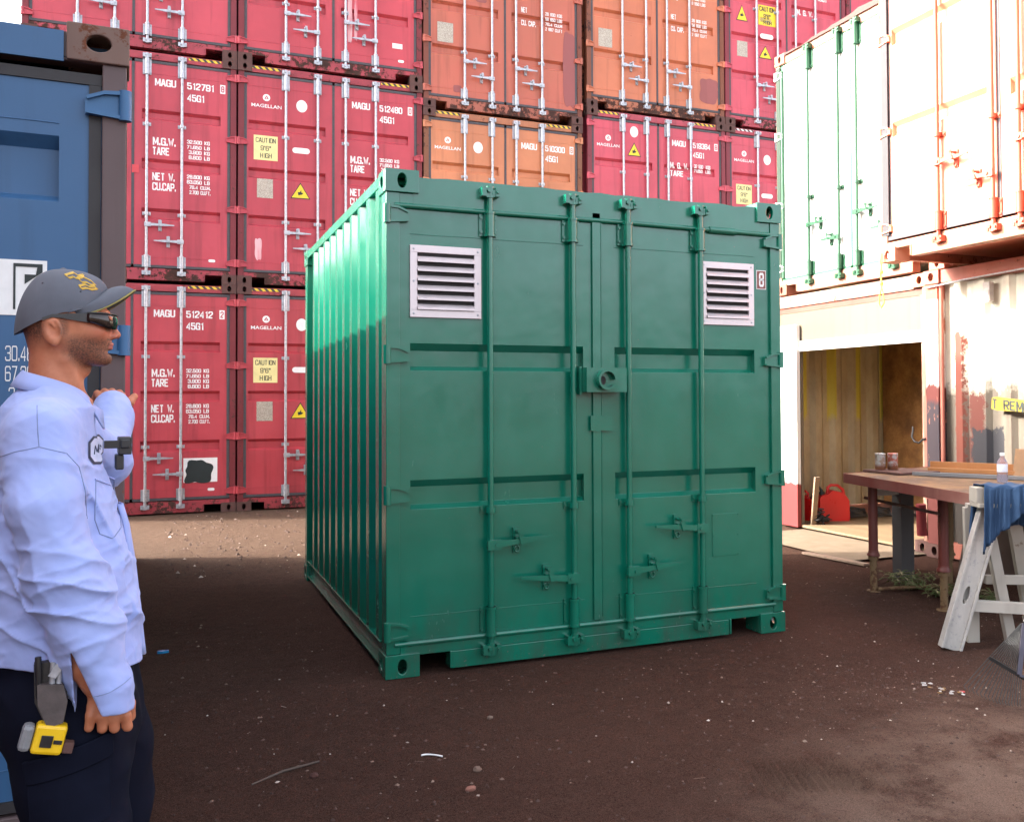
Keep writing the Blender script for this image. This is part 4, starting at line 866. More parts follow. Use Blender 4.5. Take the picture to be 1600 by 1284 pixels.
def strip(p, q_, w, z0, z1):
    d = Vector((q_[0] - p[0], q_[1] - p[1])).normalized(); nrm = Vector((-d.y, d.x)) * w
    return [(p[0], p[1]), (q_[0], q_[1]), (q_[0] + nrm.x, q_[1] + nrm.y), (p[0] + nrm.x, p[1] + nrm.y)]
mb = MB(); tp(mb, strip(A, B, -.006, 0, 0), TZ - .066, TZ + .004); tp(mb, strip(D_, A, -.006, 0, 0), TZ - .066, TZ + .004); tp(mb, strip(B, C_, -.006, 0, 0), TZ - .066, TZ + .004); wobj('edge_band', mb, tred, t, .002)
mb = MB(); r_ = random.Random(5)
for i in range(38):
    f_ = r_.random() ** .7; px_, py_ = A[0] + (B[0] - A[0]) * f_, A[1] + (B[1] - A[1]) * f_; l_ = r_.uniform(.006, .05); z_ = TZ - r_.uniform(.008, .055); h_ = r_.uniform(.003, .012)
    d_ = Vector((B[0] - A[0], B[1] - A[1])).normalized(); mb.prism([(px_ - .0012, py_ + 0), (px_ - .0012 + d_.x * l_, py_ + d_.y * l_), (px_ + .002 + d_.x * l_, py_ + d_.y * l_), (px_ + .002, py_)], z_ - h_, z_, 'z')
o = wobj('paint_flakes', mb, chipw, t); o['kind'] = 'stuff'
def pleg(x, y, back=False):
    mb = MB(); mb.tube([(x, y, .27), (x, y, TZ - .010)], .033, 14); mb.lathe([(.046, .262), (.046, .275), (.036, .285), (.036, .30)], (x, y, 0), 14); l = wobj('leg', mb, pipe_red if not back else pipe_yel, t)
    mb = MB(); mb.tube([(x, y, .01), (x, y, .2615)], .026, 12); mb.lathe([(.05, .0), (.05, .012)], (x, y, 0), 12); mb.lathe([(.037, .235), (.037, .2615)], (x, y, 0), 12); o = wobj('leg_foot', mb, pipe_yel, t); o.parent = l
pleg(4.745, 5.375); pleg(4.735, 4.70); pleg(5.26, 5.17, True)
mb = MB(); mb.tube([(4.80, 5.52, .665), (4.62, 4.62, .655)], .011, 8); wobj('cross_rod', mb, M['darkrust'], t)
mb = MB(); mb.tube([(4.745, 5.33, .03), (5.26, 5.20, .035)], .013, 8); mb.tube([(5.24, 5.14, .04), (4.77, 4.74, .035)], .013, 8); mb.tube([(5.30, 5.17, .05), (4.95, 4.80, .10)], .010, 8); wobj('base_rod', mb, pipe_yel, t)
for i, y in enumerate((5.26, 5.10)):
    pass
# steel column behind the front leg
t = thing('steel_column', 'grey steel channel column standing behind the table front leg', 'column', (5.29, 5.66, 0))
mb = MB(); mb.box(5.22, 5.345, 5.60, 5.608, 0, .830); mb.box(5.22, 5.228, 5.6085, 5.70, 0, .830); mb.box(5.337, 5.345, 5.6085, 5.70, 0, .830); wobj('channel', mb, paint('grey_steel', (.06, .055, .058), .3, .6, .3, 75), t, .001)
mb = MB(); mb.box(5.0, 5.2195, 5.62, 5.66, .66, .76); wobj('bracket', mb, paint('pale_bracket', (.5, .48, .46), .3, .6, .2, 76), t, .002)
# dark things under the table: drum with red and dark sheet
t = thing('sheet_metal', 'dark steel sheets leaning against the wall under the table', 'metal sheet', (5.95, 5.2, 0))
mb = MB(); mb.box(0, .01, -.55, .2, 0, .74, mat=Matrix.Rotation(R(14), 4, 'Y')); mb.v = [(v[0], v[1], v[2] + .004) for v in mb.v]; obj('sheet', mb, M['darkrust'], t)
mb = MB(); mb.box(-.06, -.05, -.2, .5, 0, .60, mat=Matrix.Rotation(R(16), 4, 'Y')); mb.v = [(v[0], v[1], v[2] + .004) for v in mb.v]; obj('sheet', mb, paint('old_grey_sheet', (.10, .075, .06), .6, .7, .3, 77), t)
t = tag(obj('steel_pipe', MB().tube([(5.60, 5.93, 0.02), (5.66, 5.98, .80)], .035, 12).tube([(5.62, 5.80, .30), (5.60, 5.79, .55)], .04, 10), paint('red_post_paint', (.33, .04, .045), .5, .6, .3, 78)), 'red painted post standing upright behind the table', 'post')
# on the table: two tins
for (x, y, lab, c1) in ((5.02, 5.60, 'smeared tin can standing left of another at the far table corner', 1), (5.11, 5.565, 'smeared tin can with red drips standing right of another at the far table corner', 2)):
    t = thing('tin_can', lab, 'tin can', (x, y, TZ + .022), 0, 'tins at the far table corner')
    m = NM('smeared_tin'); _n = m.noise(22, 5, .7, off=(c1, c1, 0)); _z = m.xyz()[2]; cc = m.mix(m.ramp(_n, .45, .55), (.50, .52, .52), (.46, .14, .10) if c1 == 2 else (.34, .27, .22)); cc = m.mix(m.ramp(_z, .05, .02), cc, (.22, .09, .05)); m = m.out(cc, .4, .4)
    obj('can_body', MB().lathe([(.036, 0), (.038, .003), (.038, .117), (.040, .12), (.0385, .123), (.035, .121), (.035, .02)], n=24), m, t)
    obj('paint_inside', MB().lathe([(.0345, .09), (.0345, .095)], n=20), M['darkhole'], t)
t = thing('steel_plate', 'rusty flat steel plate under the two tins', 'plate', (5.10, 5.50, TZ)); mb = MB(); mb.box(-.17, .22, -.20, .19, .002, .020); obj('plate', mb, M['darkrust'], t, .003)
# shallow tray / angle iron
t = thing('metal_tray', 'bent grey steel tray with orange stained inside lying on the table', 'tray', (5.40, 4.98, TZ + .001)); Mz = Matrix.Rotation(R(-62), 4, 'Z')
tray_o = paint('orange_stain', (.26, .10, .025), .35, .6, .4, 79); tray_g = paint('dark_grey_tray', (.16, .155, .16), .25, .45, .3, 80)
mb = MB(); mb.box(-.42, .42, -.20, .16, 0.002, .008, mat=Mz); obj('tray_base', mb, tray_g, t)
mb = MB(); mb.box(-.42, .42, .1605, .168, .002, .085, mat=Mz); mb.box(-.42, .42, .1, .16, .0085, .04, mat=Mz); obj('tray_back', mb, tray_o, t, .003)
mb = MB(); mb.box(-.43, .43, -.215, -.2005, .002, .030, mat=Mz); mb.box(.4205, .432, -.20, .16, .002, .05, mat=Mz); obj('tray_lip', mb, tray_g, t, .003)
# board
t = tag(obj('board', MB().box(-.006, .006, -.33, .33, 0, .20), plain('brown_board', (.22, .12, .06), .8)), 'brown board leaning behind the water bottle on the table', 'board'); t.location = (5.62, 4.55, TZ + .002); t.rotation_euler = (0, R(12), R(8))
# bottle
t = thing('water_bottle', 'clear plastic water bottle with white cap standing on the table', 'bottle', (5.14, 4.58, TZ + .0005))
pet = NM('clear_plastic'); pet.b.inputs['Transmission Weight'].default_value = .88; pet.b.inputs['IOR'].default_value = 1.2; pet = pet.out((.70, .66, .78), .12)
obj('bottle_body', MB().lathe([(.030, 0), (.033, .006), (.033, .05), (.031, .055), (.033, .06), (.033, .125), (.028, .145), (.014, .168), (.0125, .178)], n=24), pet, t)
obj('label_band', MB().lathe([(.0335, .070), (.0338, .072), (.0338, .118), (.0335, .120)], n=24), plain('bottle_label', (.62, .64, .72), .4), t); obj('cap', MB().lathe([(.0145, .178), (.0145, .195), (.013, .197)], n=16), M['white'], t)
# ------------------------------------------------------------------ inside the storage container
redp = plain('red_plastic', (.46, .008, .009), .35, 0, .06, 6)
def gascan(lab, x, y, z, rz, s=1.):
    t = thing('fuel_can', lab, 'fuel can', (x, y, z), rz); t.scale = (s, s, s)
    mb = MB(); lo = rect(-.15, .15, -.085, .085)
    prof = [(-.150, 0), (.165, 0), (.175, .03), (.172, .225), (.135, .285), (.075, .325), (-.02, .345), (-.06, .300), (-.130, .290), (-.158, .255), (-.160, .03)]
    mb.prism(prof, -.085, .085, 'y'); b = obj('can_body', mb, redp, t, .022, 4)
    for p in b.data.polygons: p.use_smooth = True
    mb = MB(); mb.tube([(.130, 0, .285), (.120, 0, .345), (.060, 0, .395), (-.015, 0, .398), (-.050, 0, .370), (-.052, 0, .305)], [.022, .018, .016, .016, .018, .022], 10); obj('handle', mb, redp, t)
    mb = MB(); mb.tube([(-.115, 0, .285), (-.115, 0, .325)], .030, 14); mb.tube([(-.115, 0, .326), (-.150, 0, .375), (-.215, 0, .385)], [.018, .015, .010], 10); obj('spout', mb, M['black'], t); return t
gascan('big red plastic fuel can with loop handle on the storage container floor', 6.86, 8.42, .047, R(-24), .98)
gascan('smaller dull red fuel can behind and left of the big one', 6.62, 8.60, .047, R(120), .80)
mb = MB(); r_ = random.Random(8)
for i in range(46):                                     # chain heap: links
    a = r_.uniform(0, 6.3); rad = r_.uniform(0, .12); c0 = Vector((6.55 + rad * math.cos(a), 8.24 + rad * .7 * math.sin(a), .06 + r_.uniform(0, 1) * (.16 - rad))); ax = Vector((r_.uniform(-1, 1), r_.uniform(-1, 1), r_.uniform(-.4, .4))).normalized(); bx = ax.cross(Vector((r_.uniform(-1, 1), r_.uniform(-1, 1), 1))).normalized()
    mb.tube([c0 + ax * .028 * math.cos(t_) + bx * .018 * math.sin(t_) for t_ in [2 * math.pi * k / 10 for k in range(11)]], .006, 5, cap=False)
tag(obj('chain', mb, M['darkhole']), 'heap of dark steel chain on the floor before the fuel cans', 'chain')
t = tag(obj('timber_batten', MB().box(-.03, .03, -.012, .012, 0, .52, mat=Matrix.Rotation(R(8), 4, 'X')), plain('raw_timber', (.20, .14, .09), .8)), 'thin raw timber batten leaning inside the left doorway jamb', 'timber'); t.location = (6.44, 8.22, .046)
for (x, y, s, lab) in ((7.30, 8.58, 1, 'coil of black hose lying by the inner side wall'), (7.62, 8.50, .8, 'second smaller coil of black hose near the back board')):
    mb = MB()
    for k in range(5): mb.tube([(s * (.15 - .008 * k) * math.cos(t_), s * (.13 - .008 * k) * math.sin(t_), .012 + .018 * k + .006 * math.sin(3 * t_ + k)) for t_ in [2 * math.pi * j / 20 for j in range(21)]], .0105, 6, cap=False)
    o = obj('hose_coil', mb, plain('black_hose', (.03, .028, .028), .6)); o.location = (x, y, .047); tag(o, lab, 'hose')

# ------------------------------------------------------------------ aluminium sawhorse
al = NM('scuffed_aluminium'); _n = al.noise(5, 6, .7, stretch=(1, 1, .25)); _n2 = al.noise(40, 4, .7); al.bump(_n2, .2, .001)
al = al.out(al.mix(al.ramp(_n2, .55, .68), al.mix(al.ramp(_n, .35, .65), (.40, .385, .36), (.54, .52, .49)), (.34, .33, .34)), .42, .35)
wd = paint('paint_spattered_timber', (.27, .24, .20), .4, .75, .4, 82, fadecol=(.42, .39, .35), rustcol=(.2, .14, .10))
t = thing('sawhorse', 'scuffed grey sawhorse with a slotted broad front leg and timber cross rails', 'sawhorse', (4.35, 3.95, 0))
rt = Vector((math.cos(YAW), -math.sin(YAW), 0)); fw = Vector((math.sin(YAW), math.cos(YAW), 0))
def beam(mb, p, q_, w, d, up=None, taper=1.0):
    """rectangular bar p->q, width w along the picture-right axis, depth d"""
    p, q_ = Vector(p), Vector(q_); ax = (q_ - p).normalized(); u = (rt - ax * rt.dot(ax)).normalized() if up is None else (Vector(up) - ax * Vector(up).dot(ax)).normalized(); v = ax.cross(u)
    vs = [p + u * a * w / 2 + v * b * d / 2 for a, b in ((-1, -1), (1, -1), (1, 1), (-1, 1))] + [q_ + u * a * w * taper / 2 + v * b * d / 2 for a, b in ((-1, -1), (1, -1), (1, 1), (-1, 1))]
    mb.add(vs, [(0, 1, 2, 3), (7, 6, 5, 4), (0, 4, 5, 1), (1, 5, 6, 2), (2, 6, 7, 3), (3, 7, 4, 0)]); return mb
# slotted leg: a channel with raised flanges and an oval slot
foot = Vector((4.045, 3.975, .002)); top = Vector((4.262, 3.872, .808)); ax = (top - foot).normalized(); uu = (rt - ax * rt.dot(ax)).normalized(); vv = ax.cross(uu); Ln = (top - foot).length
mb = MB(); mb.holeplate(-.046, .046, 0, Ln, .0, Ln * .375, .015, .052, -.008, .008, 'y')
mb.box(-.046, .046, .030, .034, 0, Ln); mb.box(-.060, -.0465, -.020, .034, 0, Ln); mb.box(.0465, .060, -.020, .034, 0, Ln)
ML = Matrix(((uu.x, vv.x, ax.x, foot.x), (uu.y, vv.y, ax.y, foot.y), (uu.z, vv.z, ax.z, foot.z), (0, 0, 0, 1))); mb.v = [tuple(ML @ Vector(v)) for v in mb.v]; wobj('slotted_leg', mb, al, t, .002)
P = lambda a, b, z: Vector((4.045, 3.975, 0)) + rt * a + fw * b + Vector((0, 0, z))
for p, q_, w, d, m in ((P(.19, .22, .0), P(.19, .12, .80), .075, .04, wd), (P(.20, .17, 0), P(.17, .12, .78), .07, .035, wd), (P(.40, .12, .0), P(.21, .02, .79), .055, .05, wd), (P(.66, .40, 0), P(.40, .10, .79), .07, .05, wd)):
    wobj('leg', beam(MB(), p, q_, w, d), m, t, .002)
mb = MB(); beam(mb, P(.08, .02, .245), P(1.1, .02, .18), .06, .05, up=(0, 0, 1)); wobj('cross_rail', mb, wd, t, .002)
mb = MB(); beam(mb, P(.27, .16, .36), P(1.1, .22, .33), .05, .04, up=(0, 0, 1)); beam(mb, P(.05, .0, .23), P(.22, .20, .27), .05, .03, up=(0, 0, 1)); wobj('cross_rail', mb, wd, t, .002)
mb = MB(); beam(mb, P(.12, -.04, .868), P(1.2, -.04, .855), .085, .10, up=(0, 0, 1)); beam(mb, P(.125, -.045, .8125), P(1.2, -.045, .80), .025, .125, up=(0, 0, 1)); wobj('top_beam', mb, wd, t, .004)
# blue rag: a draped cloth with folds
def rag():
    mb = MB(); nx_, ny_ = 40, 36; vs = []; bz = .915
    for j in range(ny_ + 1):
        v = j / ny_
        for i in range(nx_ + 1):
            u = i / nx_
            s = (v - .50) * .66                                             # distance over the beam, front negative
            yy = max(-.075, min(.075, s)); over = max(0, abs(s) - .075)
            dropl = over * (1 + (.5 * vnoise(np.array([u * 4.]), np.array([2.]), 4)[0] - .1 - .8 * max(0, u - .35)) * (1 if s < 0 else .3))
            fold = .012 * math.sin(u * 31 + 5 * v + 2 * math.sin(u * 9)) * min(1, over * 9) + .007 * math.sin(u * 83 + 9 * v) * min(1, over * 12)
            x = .155 + .33 * u - .05 * (1 - v) * math.sin(u * 3) * (over > 0) - over * .10 * (1 - u)
            z = bz + .006 * math.sin(u * 19 + 4 * v) + .012 * vnoise(np.array([u * 8.]), np.array([v * 8.]), 2)[0] - dropl * 1.05
            sg = -1 if s < 0 else 1
            q_ = P(x, -.04 + sg * (abs(yy)) * .82 + sg * (over * .08 + .010) + fold * sg, z); vs.append(q_)
    fs = [(j * (nx_ + 1) + i, j * (nx_ + 1) + i + 1, (j + 1) * (nx_ + 1) + i + 1, (j + 1) * (nx_ + 1) + i) for j in range(ny_) for i in range(nx_)]
    mb.add(vs, fs, 0, True); return mb
blu = NM('blue_rag_cloth'); _n = blu.noise(60, 4, .7); blu.bump(_n, .5, .002); blu = blu.out(blu.mix(blu.ramp(blu.noise(6, 4, .6), .3, .7), (.010, .034, .085), (.022, .060, .13)), .9)
o = obj('cloth', rag(), blu); so = o.modifiers.new('thick', 'SOLIDIFY'); so.thickness = .004; tag(o, 'crumpled blue cloth draped over the sawhorse top', 'cloth')
# ------------------------------------------------------------------ rake
t = thing('leaf_rake', 'black fan leaf rake propped tines down beside the sawhorse', 'rake', (3.55, 3.17, 0))
hub = Vector((3.722, 3.205, .345)); T0, T1 = Vector((3.455, 3.315, .058)), Vector((3.600, 3.130, .004)); blk = plain('black_tine_steel', (.006, .006, .007), .5, .1)
Rk = lambda a, b, z: Vector((3.45, 3.09, 0)) + rt * a + fw * b + Vector((0, 0, z))        # a: right, b: away
mb = MB()
for i in range(17):
    f_ = i / 16; e = T0.lerp(T1, f_) + Vector((.012, -.01, -.018)) * math.sin(f_ * math.pi); m_ = hub.lerp(e, .6) + Vector((0, 0, .010))
    mb.tube([hub + rt * (f_ - .5) * .03, m_, e, e - fw * .022 + Vector((0, 0, -.012))], .0023, 5)
wobj('tines', mb, blk, t)
b0, b1 = hub.lerp(T0, .56) - fw * .006, hub.lerp(T1, .66) - fw * .006
mb = MB(); beam(mb, b0 - (b1 - b0) * .06, b1 + (b1 - b0) * .10, .016, .010, up=(0, 0, 1)); wobj('tine_brace', mb, blk, t, .001)
k1 = hub.lerp(b1, .95) - rt * .02
mb = MB(); beam(mb, hub, k1 - fw * .012, .022, .012); beam(mb, k1 - fw * .013, b1 - fw * .012 + rt * .015, .014, .010); wobj('silver_shank', mb, plain('lilac_silver', (.05, .045, .06), .35, .6), t, .002)
mb = MB(); mb.tube([hub + rt * .006 + Vector((0, 0, .005)), hub + rt * .25 + fw * .12 + Vector((0, 0, .55)), hub + rt * .45 + fw * .22 + Vector((0, 0, 1.0))], .012, 10); wobj('handle', mb, plain('rake_handle', (.05, .05, .055), .5), t)
mb = MB(); r_ = random.Random(9)
for i in range(16):
    x0 = Rk(-.16 + r_.uniform(-.06, .10), .30 + r_.uniform(-.08, .12), .010); a_ = r_.uniform(0, 6.3); mb.prism([(x0.x + math.cos(a_ + k) * r_.uniform(.004, .018), x0.y + math.sin(a_ + k) * r_.uniform(.004, .018)) for k in (0, 1.6, 3, 4.6)], x0.z, x0.z + .003, 'z', r_.choice((0, 0, 1, 2)))
o = obj('paper_scraps', mb, [plain('dull_white_scrap', (.42, .41, .40), .7), plain('red_scrap', (.5, .03, .04), .5), plain('dead_leaf', (.22, .12, .04), .8)]); o['kind'] = 'stuff'
# ------------------------------------------------------------------ weeds
def weed(x, y, n, h, seed, lab):
    r = random.Random(seed); t = thing('weed', lab, 'weed', (x, y, 0)); mb = MB(); st = MB()
    for i in range(n):
        a = r.uniform(0, 6.28); ln = h * r.uniform(.5, 1.15); lean = r.uniform(.3, 1.0); p = Vector((r.uniform(-.1, .1), r.uniform(-.05, .05), 0)); pts = []
        for k in range(6):
            f_ = k / 5; pts.append(p + Vector((math.cos(a) * lean * ln * f_ ** 1.3, math.sin(a) * lean * ln * f_ ** 1.3, ln * (f_ - .42 * lean * f_ ** 2.4))))
        st.tube(pts, .0014, 4)
        for k in range(1, 6):
            for _ in range(2):
                b_ = a + r.uniform(-1.6, 1.6); L_ = r.uniform(.03, .075); d = Vector((math.cos(b_), math.sin(b_), r.uniform(-.3, .5))).normalized(); s_ = d.cross(Vector((0, 0, 1))).normalized() * L_ * .13; q_ = pts[k]
                mb.add([q_, q_ + d * L_ * .5 + s_, q_ + d * L_ + Vector((0, 0, -.012)), q_ + d * L_ * .5 - s_], [(0, 1, 2, 3)], r.choice((0, 0, 1)))
    obj('leaves', mb, [plain('weed_leaf', (.13, .17, .055), .7), plain('dry_leaf', (.26, .22, .12), .8)], t); obj('stems', st, plain('weed_stem', (.16, .15, .07), .8), t)
weed(5.02, 5.33, 30, .17, 1, 'straggly pale green weed growing under the left front corner of the table'); weed(5.05, 5.05, 16, .12, 2, 'low dusty weed clump growing between the table legs')
weed(5.25, 4.75, 14, .10, 3, 'small weed clump behind the right table leg')
# ================================================================== the man
from mathutils.bvhtree import BVHTree
def n3(x, y, z, seed=0):
    def h(a, b, c):
        k = (a * 374761393 + b * 668265263 + c * 1442695041 + seed * 974634777) & 0xffffffff
        k = ((k ^ (k >> 13)) * 1274126177) & 0xffffffff; return ((k ^ (k >> 16)) & 0xffff) / 65535.
    xi, yi, zi = (np.floor(q).astype(np.int64) for q in (x, y, z)); u, v, w = x - xi, y - yi, z - zi
    u, v, w = (q * q * (3 - 2 * q) for q in (u, v, w)); r = 0
    for a in (0, 1):
        for b in (0, 1):
            for c in (0, 1): r = r + h(xi + a, yi + b, zi + c) * (u if a else 1 - u) * (v if b else 1 - v) * (w if c else 1 - w)
    return r
class Field:
    def __init__(s, lo, hi, res):
        s.lo = np.array(lo, np.float32); s.r = res; s.n = np.ceil((np.array(hi) - lo) / res).astype(int) + 1; s.d = np.full(s.n, 1., np.float32)
    def sub(s, lo, hi):
        a = np.clip(np.floor((np.array(lo) - s.lo) / s.r).astype(int), 0, s.n - 1); b = np.clip(np.ceil((np.array(hi) - s.lo) / s.r).astype(int) + 1, 1, s.n)
        ax = [s.lo[i] + s.r * np.arange(a[i], b[i], dtype=np.float32) for i in range(3)]
        return tuple(slice(a[i], b[i]) for i in range(3)), np.meshgrid(*ax, indexing='ij', sparse=True)
    def put(s, fn, lo, hi, k=.01, op='u'):
        lo = np.array(lo) - k * 1.5 - .012; hi = np.array(hi) + k * 1.5 + .012; sl, g = s.sub(lo, hi)
        if min(q.stop - q.start for q in sl) <= 0: return
        q = fn(*g).astype(np.float32); d = s.d[sl]
        if op == 'u':
            h = np.clip(.5 + .5 * (d - q) / k, 0, 1); s.d[sl] = d * (1 - h) + q * h - k * h * (1 - h)
        else:
            h = np.clip(.5 - .5 * (d + q) / k, 0, 1); s.d[sl] = d * (1 - h) - q * h + k * h * (1 - h)
    def ell(s, c, r, k=.01, op='u', rot=None):
        c = np.array(c, float); r = np.array(r, float); m = max(r)
        def f(x, y, z):
            x, y, z = x - c[0], y - c[1], z - c[2]
            if rot is not None: x, y, z = (rot[i][0] * x + rot[i][1] * y + rot[i][2] * z for i in range(3))
            k0 = np.sqrt((x / r[0]) ** 2 + (y / r[1]) ** 2 + (z / r[2]) ** 2) + 1e-6; k1 = np.sqrt((x / r[0] ** 2) ** 2 + (y / r[1] ** 2) ** 2 + (z / r[2] ** 2) ** 2) + 1e-6
            return k0 * (k0 - 1) / k1
        rr = r if rot is None else np.array([m] * 3); s.put(f, c - rr, c + rr, k, op)
    def cap(s, a, b, ra, rb, k=.01, op='u'):
        a, b = np.array(a, float), np.array(b, float); ab = b - a; L2 = ab @ ab
        def f(x, y, z):
            t = np.clip(((x - a[0]) * ab[0] + (y - a[1]) * ab[1] + (z - a[2]) * ab[2]) / L2, 0, 1)
            return np.sqrt((x - a[0] - t * ab[0]) ** 2 + (y - a[1] - t * ab[1]) ** 2 + (z - a[2] - t * ab[2]) ** 2) - (ra + (rb - ra) * t)
        m = max(ra, rb); s.put(f, np.minimum(a, b) - m, np.maximum(a, b) + m, k, op)
    def chain(s, P, k=.01, op='u'):
        for (a, ra), (b, rb) in zip(P[:-1], P[1:]): s.cap(a, b, ra, rb, k, op)
    def column(s, T, k=.02, op='u', e=2.3):
        """T rows: z, cx, cy, rx, ry"""
        T = np.array(sorted(T)); z0, z1 = T[0, 0], T[-1, 0]
        def f(x, y, z):
            q = [np.interp(z, T[:, 0], T[:, i]) for i in range(1, 5)]
            rr = (np.abs((x - q[0]) / q[2]) ** e + np.abs((y - q[1]) / q[3]) ** e) ** (1 / e)
            return np.maximum((rr - 1) * np.minimum(q[2], q[3]), np.maximum(z - z1, z0 - z))
        s.put(f, (min(T[:, 1] - T[:, 3]), min(T[:, 2] - T[:, 4]), z0), (max(T[:, 1] + T[:, 3]), max(T[:, 2] + T[:, 4]), z1), k, op)
    def warp(s, fn):
        band = np.abs(s.d) < .03; I = np.argwhere(band); p = s.lo + I * s.r; s.d[band] += fn(p[:, 0].astype(float), p[:, 1].astype(float), p[:, 2].astype(float)).astype(np.float32)
    def mesh(s, name, mats, smooth=2):
        d = s.d; sg = d < 0; n = s.n
        cc = np.zeros(n - 1, np.uint8)
        for a in (0, 1):
            for b in (0, 1):
                for c in (0, 1): cc += sg[a:n[0] - 1 + a, b:n[1] - 1 + b, c:n[2] - 1 + c]
        act = (cc > 0) & (cc < 8); I = np.argwhere(act); vid = np.full(n - 1, -1, np.int32); vid[act] = np.arange(len(I))
        acc = np.zeros((len(I), 3)); cnt = np.zeros(len(I)); cor = [(a, b, c) for a in (0, 1) for b in (0, 1) for c in (0, 1)]
        val = {q: d[I[:, 0] + q[0], I[:, 1] + q[1], I[:, 2] + q[2]].astype(float) for q in cor}
        for p in cor:
            for ax in range(3):
                if p[ax]: continue
                q = list(p); q[ax] = 1; q = tuple(q); a, b = val[p], val[q]; m = (a < 0) != (b < 0); t = np.where(m, a / np.where(m, a - b, 1), 0)
                e = np.array(p, float)[None].repeat(len(I), 0); e[:, ax] = t; acc[m] += e[m]; cnt[m] += 1
        V = s.lo + (I + acc / cnt[:, None]) * s.r; F = []
        for ax in range(3):
            o = [i for i in range(3) if i != ax]; sl0 = [slice(None)] * 3; sl1 = [slice(None)] * 3; sl0[ax] = slice(0, -1); sl1[ax] = slice(1, None)
            m = sg[tuple(sl0)] != sg[tuple(sl1)]; E = np.argwhere(m); ok = (E[:, o[0]] > 0) & (E[:, o[1]] > 0) & (E[:, o[0]] < n[o[0]] - 1) & (E[:, o[1]] < n[o[1]] - 1); E = E[ok]
            def g(da, db): q = E.copy(); q[:, o[0]] += da; q[:, o[1]] += db; return vid[q[:, 0], q[:, 1], q[:, 2]]
            f = np.stack([g(-1, -1), g(0, -1), g(0, 0), g(-1, 0)], 1); fl = sg[E[:, 0], E[:, 1], E[:, 2]] ^ (ax == 1); f[~fl] = f[~fl][:, ::-1]; F.append(f)
        F = np.concatenate(F); F = F[(F >= 0).all(1)]
        for _ in range(smooth):
            A = np.zeros_like(V); C2 = np.zeros(len(V))
            for i in range(4):
                j = (i + 1) % 4; np.add.at(A, F[:, i], V[F[:, j]]); np.add.at(C2, F[:, i], 1); np.add.at(A, F[:, j], V[F[:, i]]); np.add.at(C2, F[:, j], 1)
            V = V * .5 + .5 * A / np.maximum(C2, 1)[:, None]
        me = bpy.data.meshes.new(name); me.vertices.add(len(V)); me.vertices.foreach_set('co', V.astype(np.float32).ravel()); me.loops.add(F.size); me.loops.foreach_set('vertex_index', F.ravel().astype(np.int32))
        me.polygons.add(len(F)); me.polygons.foreach_set('loop_start', (np.arange(len(F)) * 4).astype(np.int32)); me.update(calc_edges=True); me.polygons.foreach_set('use_smooth', [True] * len(F)); me.validate()
        for q in mats: me.materials.append(q)
        return me

# local frame: +x where he faces, -y towards the camera, z up
MAN_R, MAN_A = 2.43, -.0826                                   # distance from the camera and bearing of the body axis
mroot = thing('person', 'man in grey cap, sunglasses and light blue work shirt reaching out his far arm', 'person', (MAN_R * math.sin(MAN_A), MAN_R * math.cos(MAN_A), 0), MAN_A * -1)
# ---- skin: head, neck, torso core, arms and hands in one surface
K = Field((-.26, -.34, .0), (.30, .86, 1.74), .0034)
K.ell((-.020, 0, 1.608), (.083, .073, .090), .01); K.ell((.010, 0, 1.585), (.070, .066, .075), .03)
K.ell((.030, 0, 1.545), (.052, .052, .050), .03); K.cap((-.02, -.050, 1.55), (.058, -.020, 1.508), .018, .015, .02); K.cap((-.02, .050, 1.55), (.058, .020, 1.508), .018, .015, .02)
K.ell((.068, 0, 1.508), (.019, .022, .017), .014)
K.ell((.068, 0, 1.606), (.018, .046, .013), .014)                    # brow
K.cap((.080, 0, 1.590), (.096, 0, 1.566), .0075, .0085, .008); K.ell((.096, 0, 1.5625), (.0095, .0095, .0075), .006)
for s_ in (-1, 1):
    K.ell((.088, s_ * .011, 1.559), (.009, .006, .0065), .005); K.ell((.046, s_ * .044, 1.570), (.025, .018, .020), .016)
    K.ell((.076, s_ * .031, 1.591), (.012, .016, .010), .008, 's'); K.ell((.063, s_ * .031, 1.590), (.0125, .0125, .0125), .002)
K.ell((.082, 0, 1.5415), (.0095, .021, .0050), .005); K.ell((.0805, 0, 1.5325), (.0090, .018, .0055), .005); K.ell((.094, 0, 1.5370), (.006, .02, .0014), .002, 's')
K.ell((.078, 0, 1.522), (.006, .016, .004), .006, 's')
for s_ in (-1, 1):
    rot = Matrix.Rotation(R(12), 3, 'Y') @ Matrix.Rotation(R(s_ * -16), 3, 'Z'); K.ell((-.036, s_ * .076, 1.566), (.023, .0085, .033), .006, 'u', rot)
    K.ell((-.033, s_ * .087, 1.567), (.0135, .0105, .021), .003, 's', rot); K.ell((-.030, s_ * .080, 1.540), (.009, .006, .010), .005)
    K.cap((-.030, s_ * .078, 1.572), (-.040, s_ * .082, 1.585), .003, .003, .003)
K.cap((-.030, 0, 1.53), (-.026, 0, 1.38), .052, .061, .03); K.ell((.030, 0, 1.480), (.012, .012, .014), .014)
K.cap((-.01, -.045, 1.50), (.03, -.012, 1.40), .012, .010, .015); K.cap((-.01, .045, 1.50), (.03, .012, 1.40), .012, .010, .015)
K.column([(1.40, -.03, 0, .065, .08), (1.34, -.04, 0, .080, .13), (1.15, -.02, 0, .11, .15), (.95, -.02, 0, .12, .14), (.75, -.01, 0, .12, .15)], .04)
SH = np.array([-.055, -.150, 1.325])
K.chain([(SH, .040), ((-.036, -.206, 1.06), .036), ((.030, -.214, .86), .031), ((.050, -.208, .815), .027)], .02)
K.chain([((.048, -.208, .83), .029), ((.070, -.205, .785), .026)], .01)
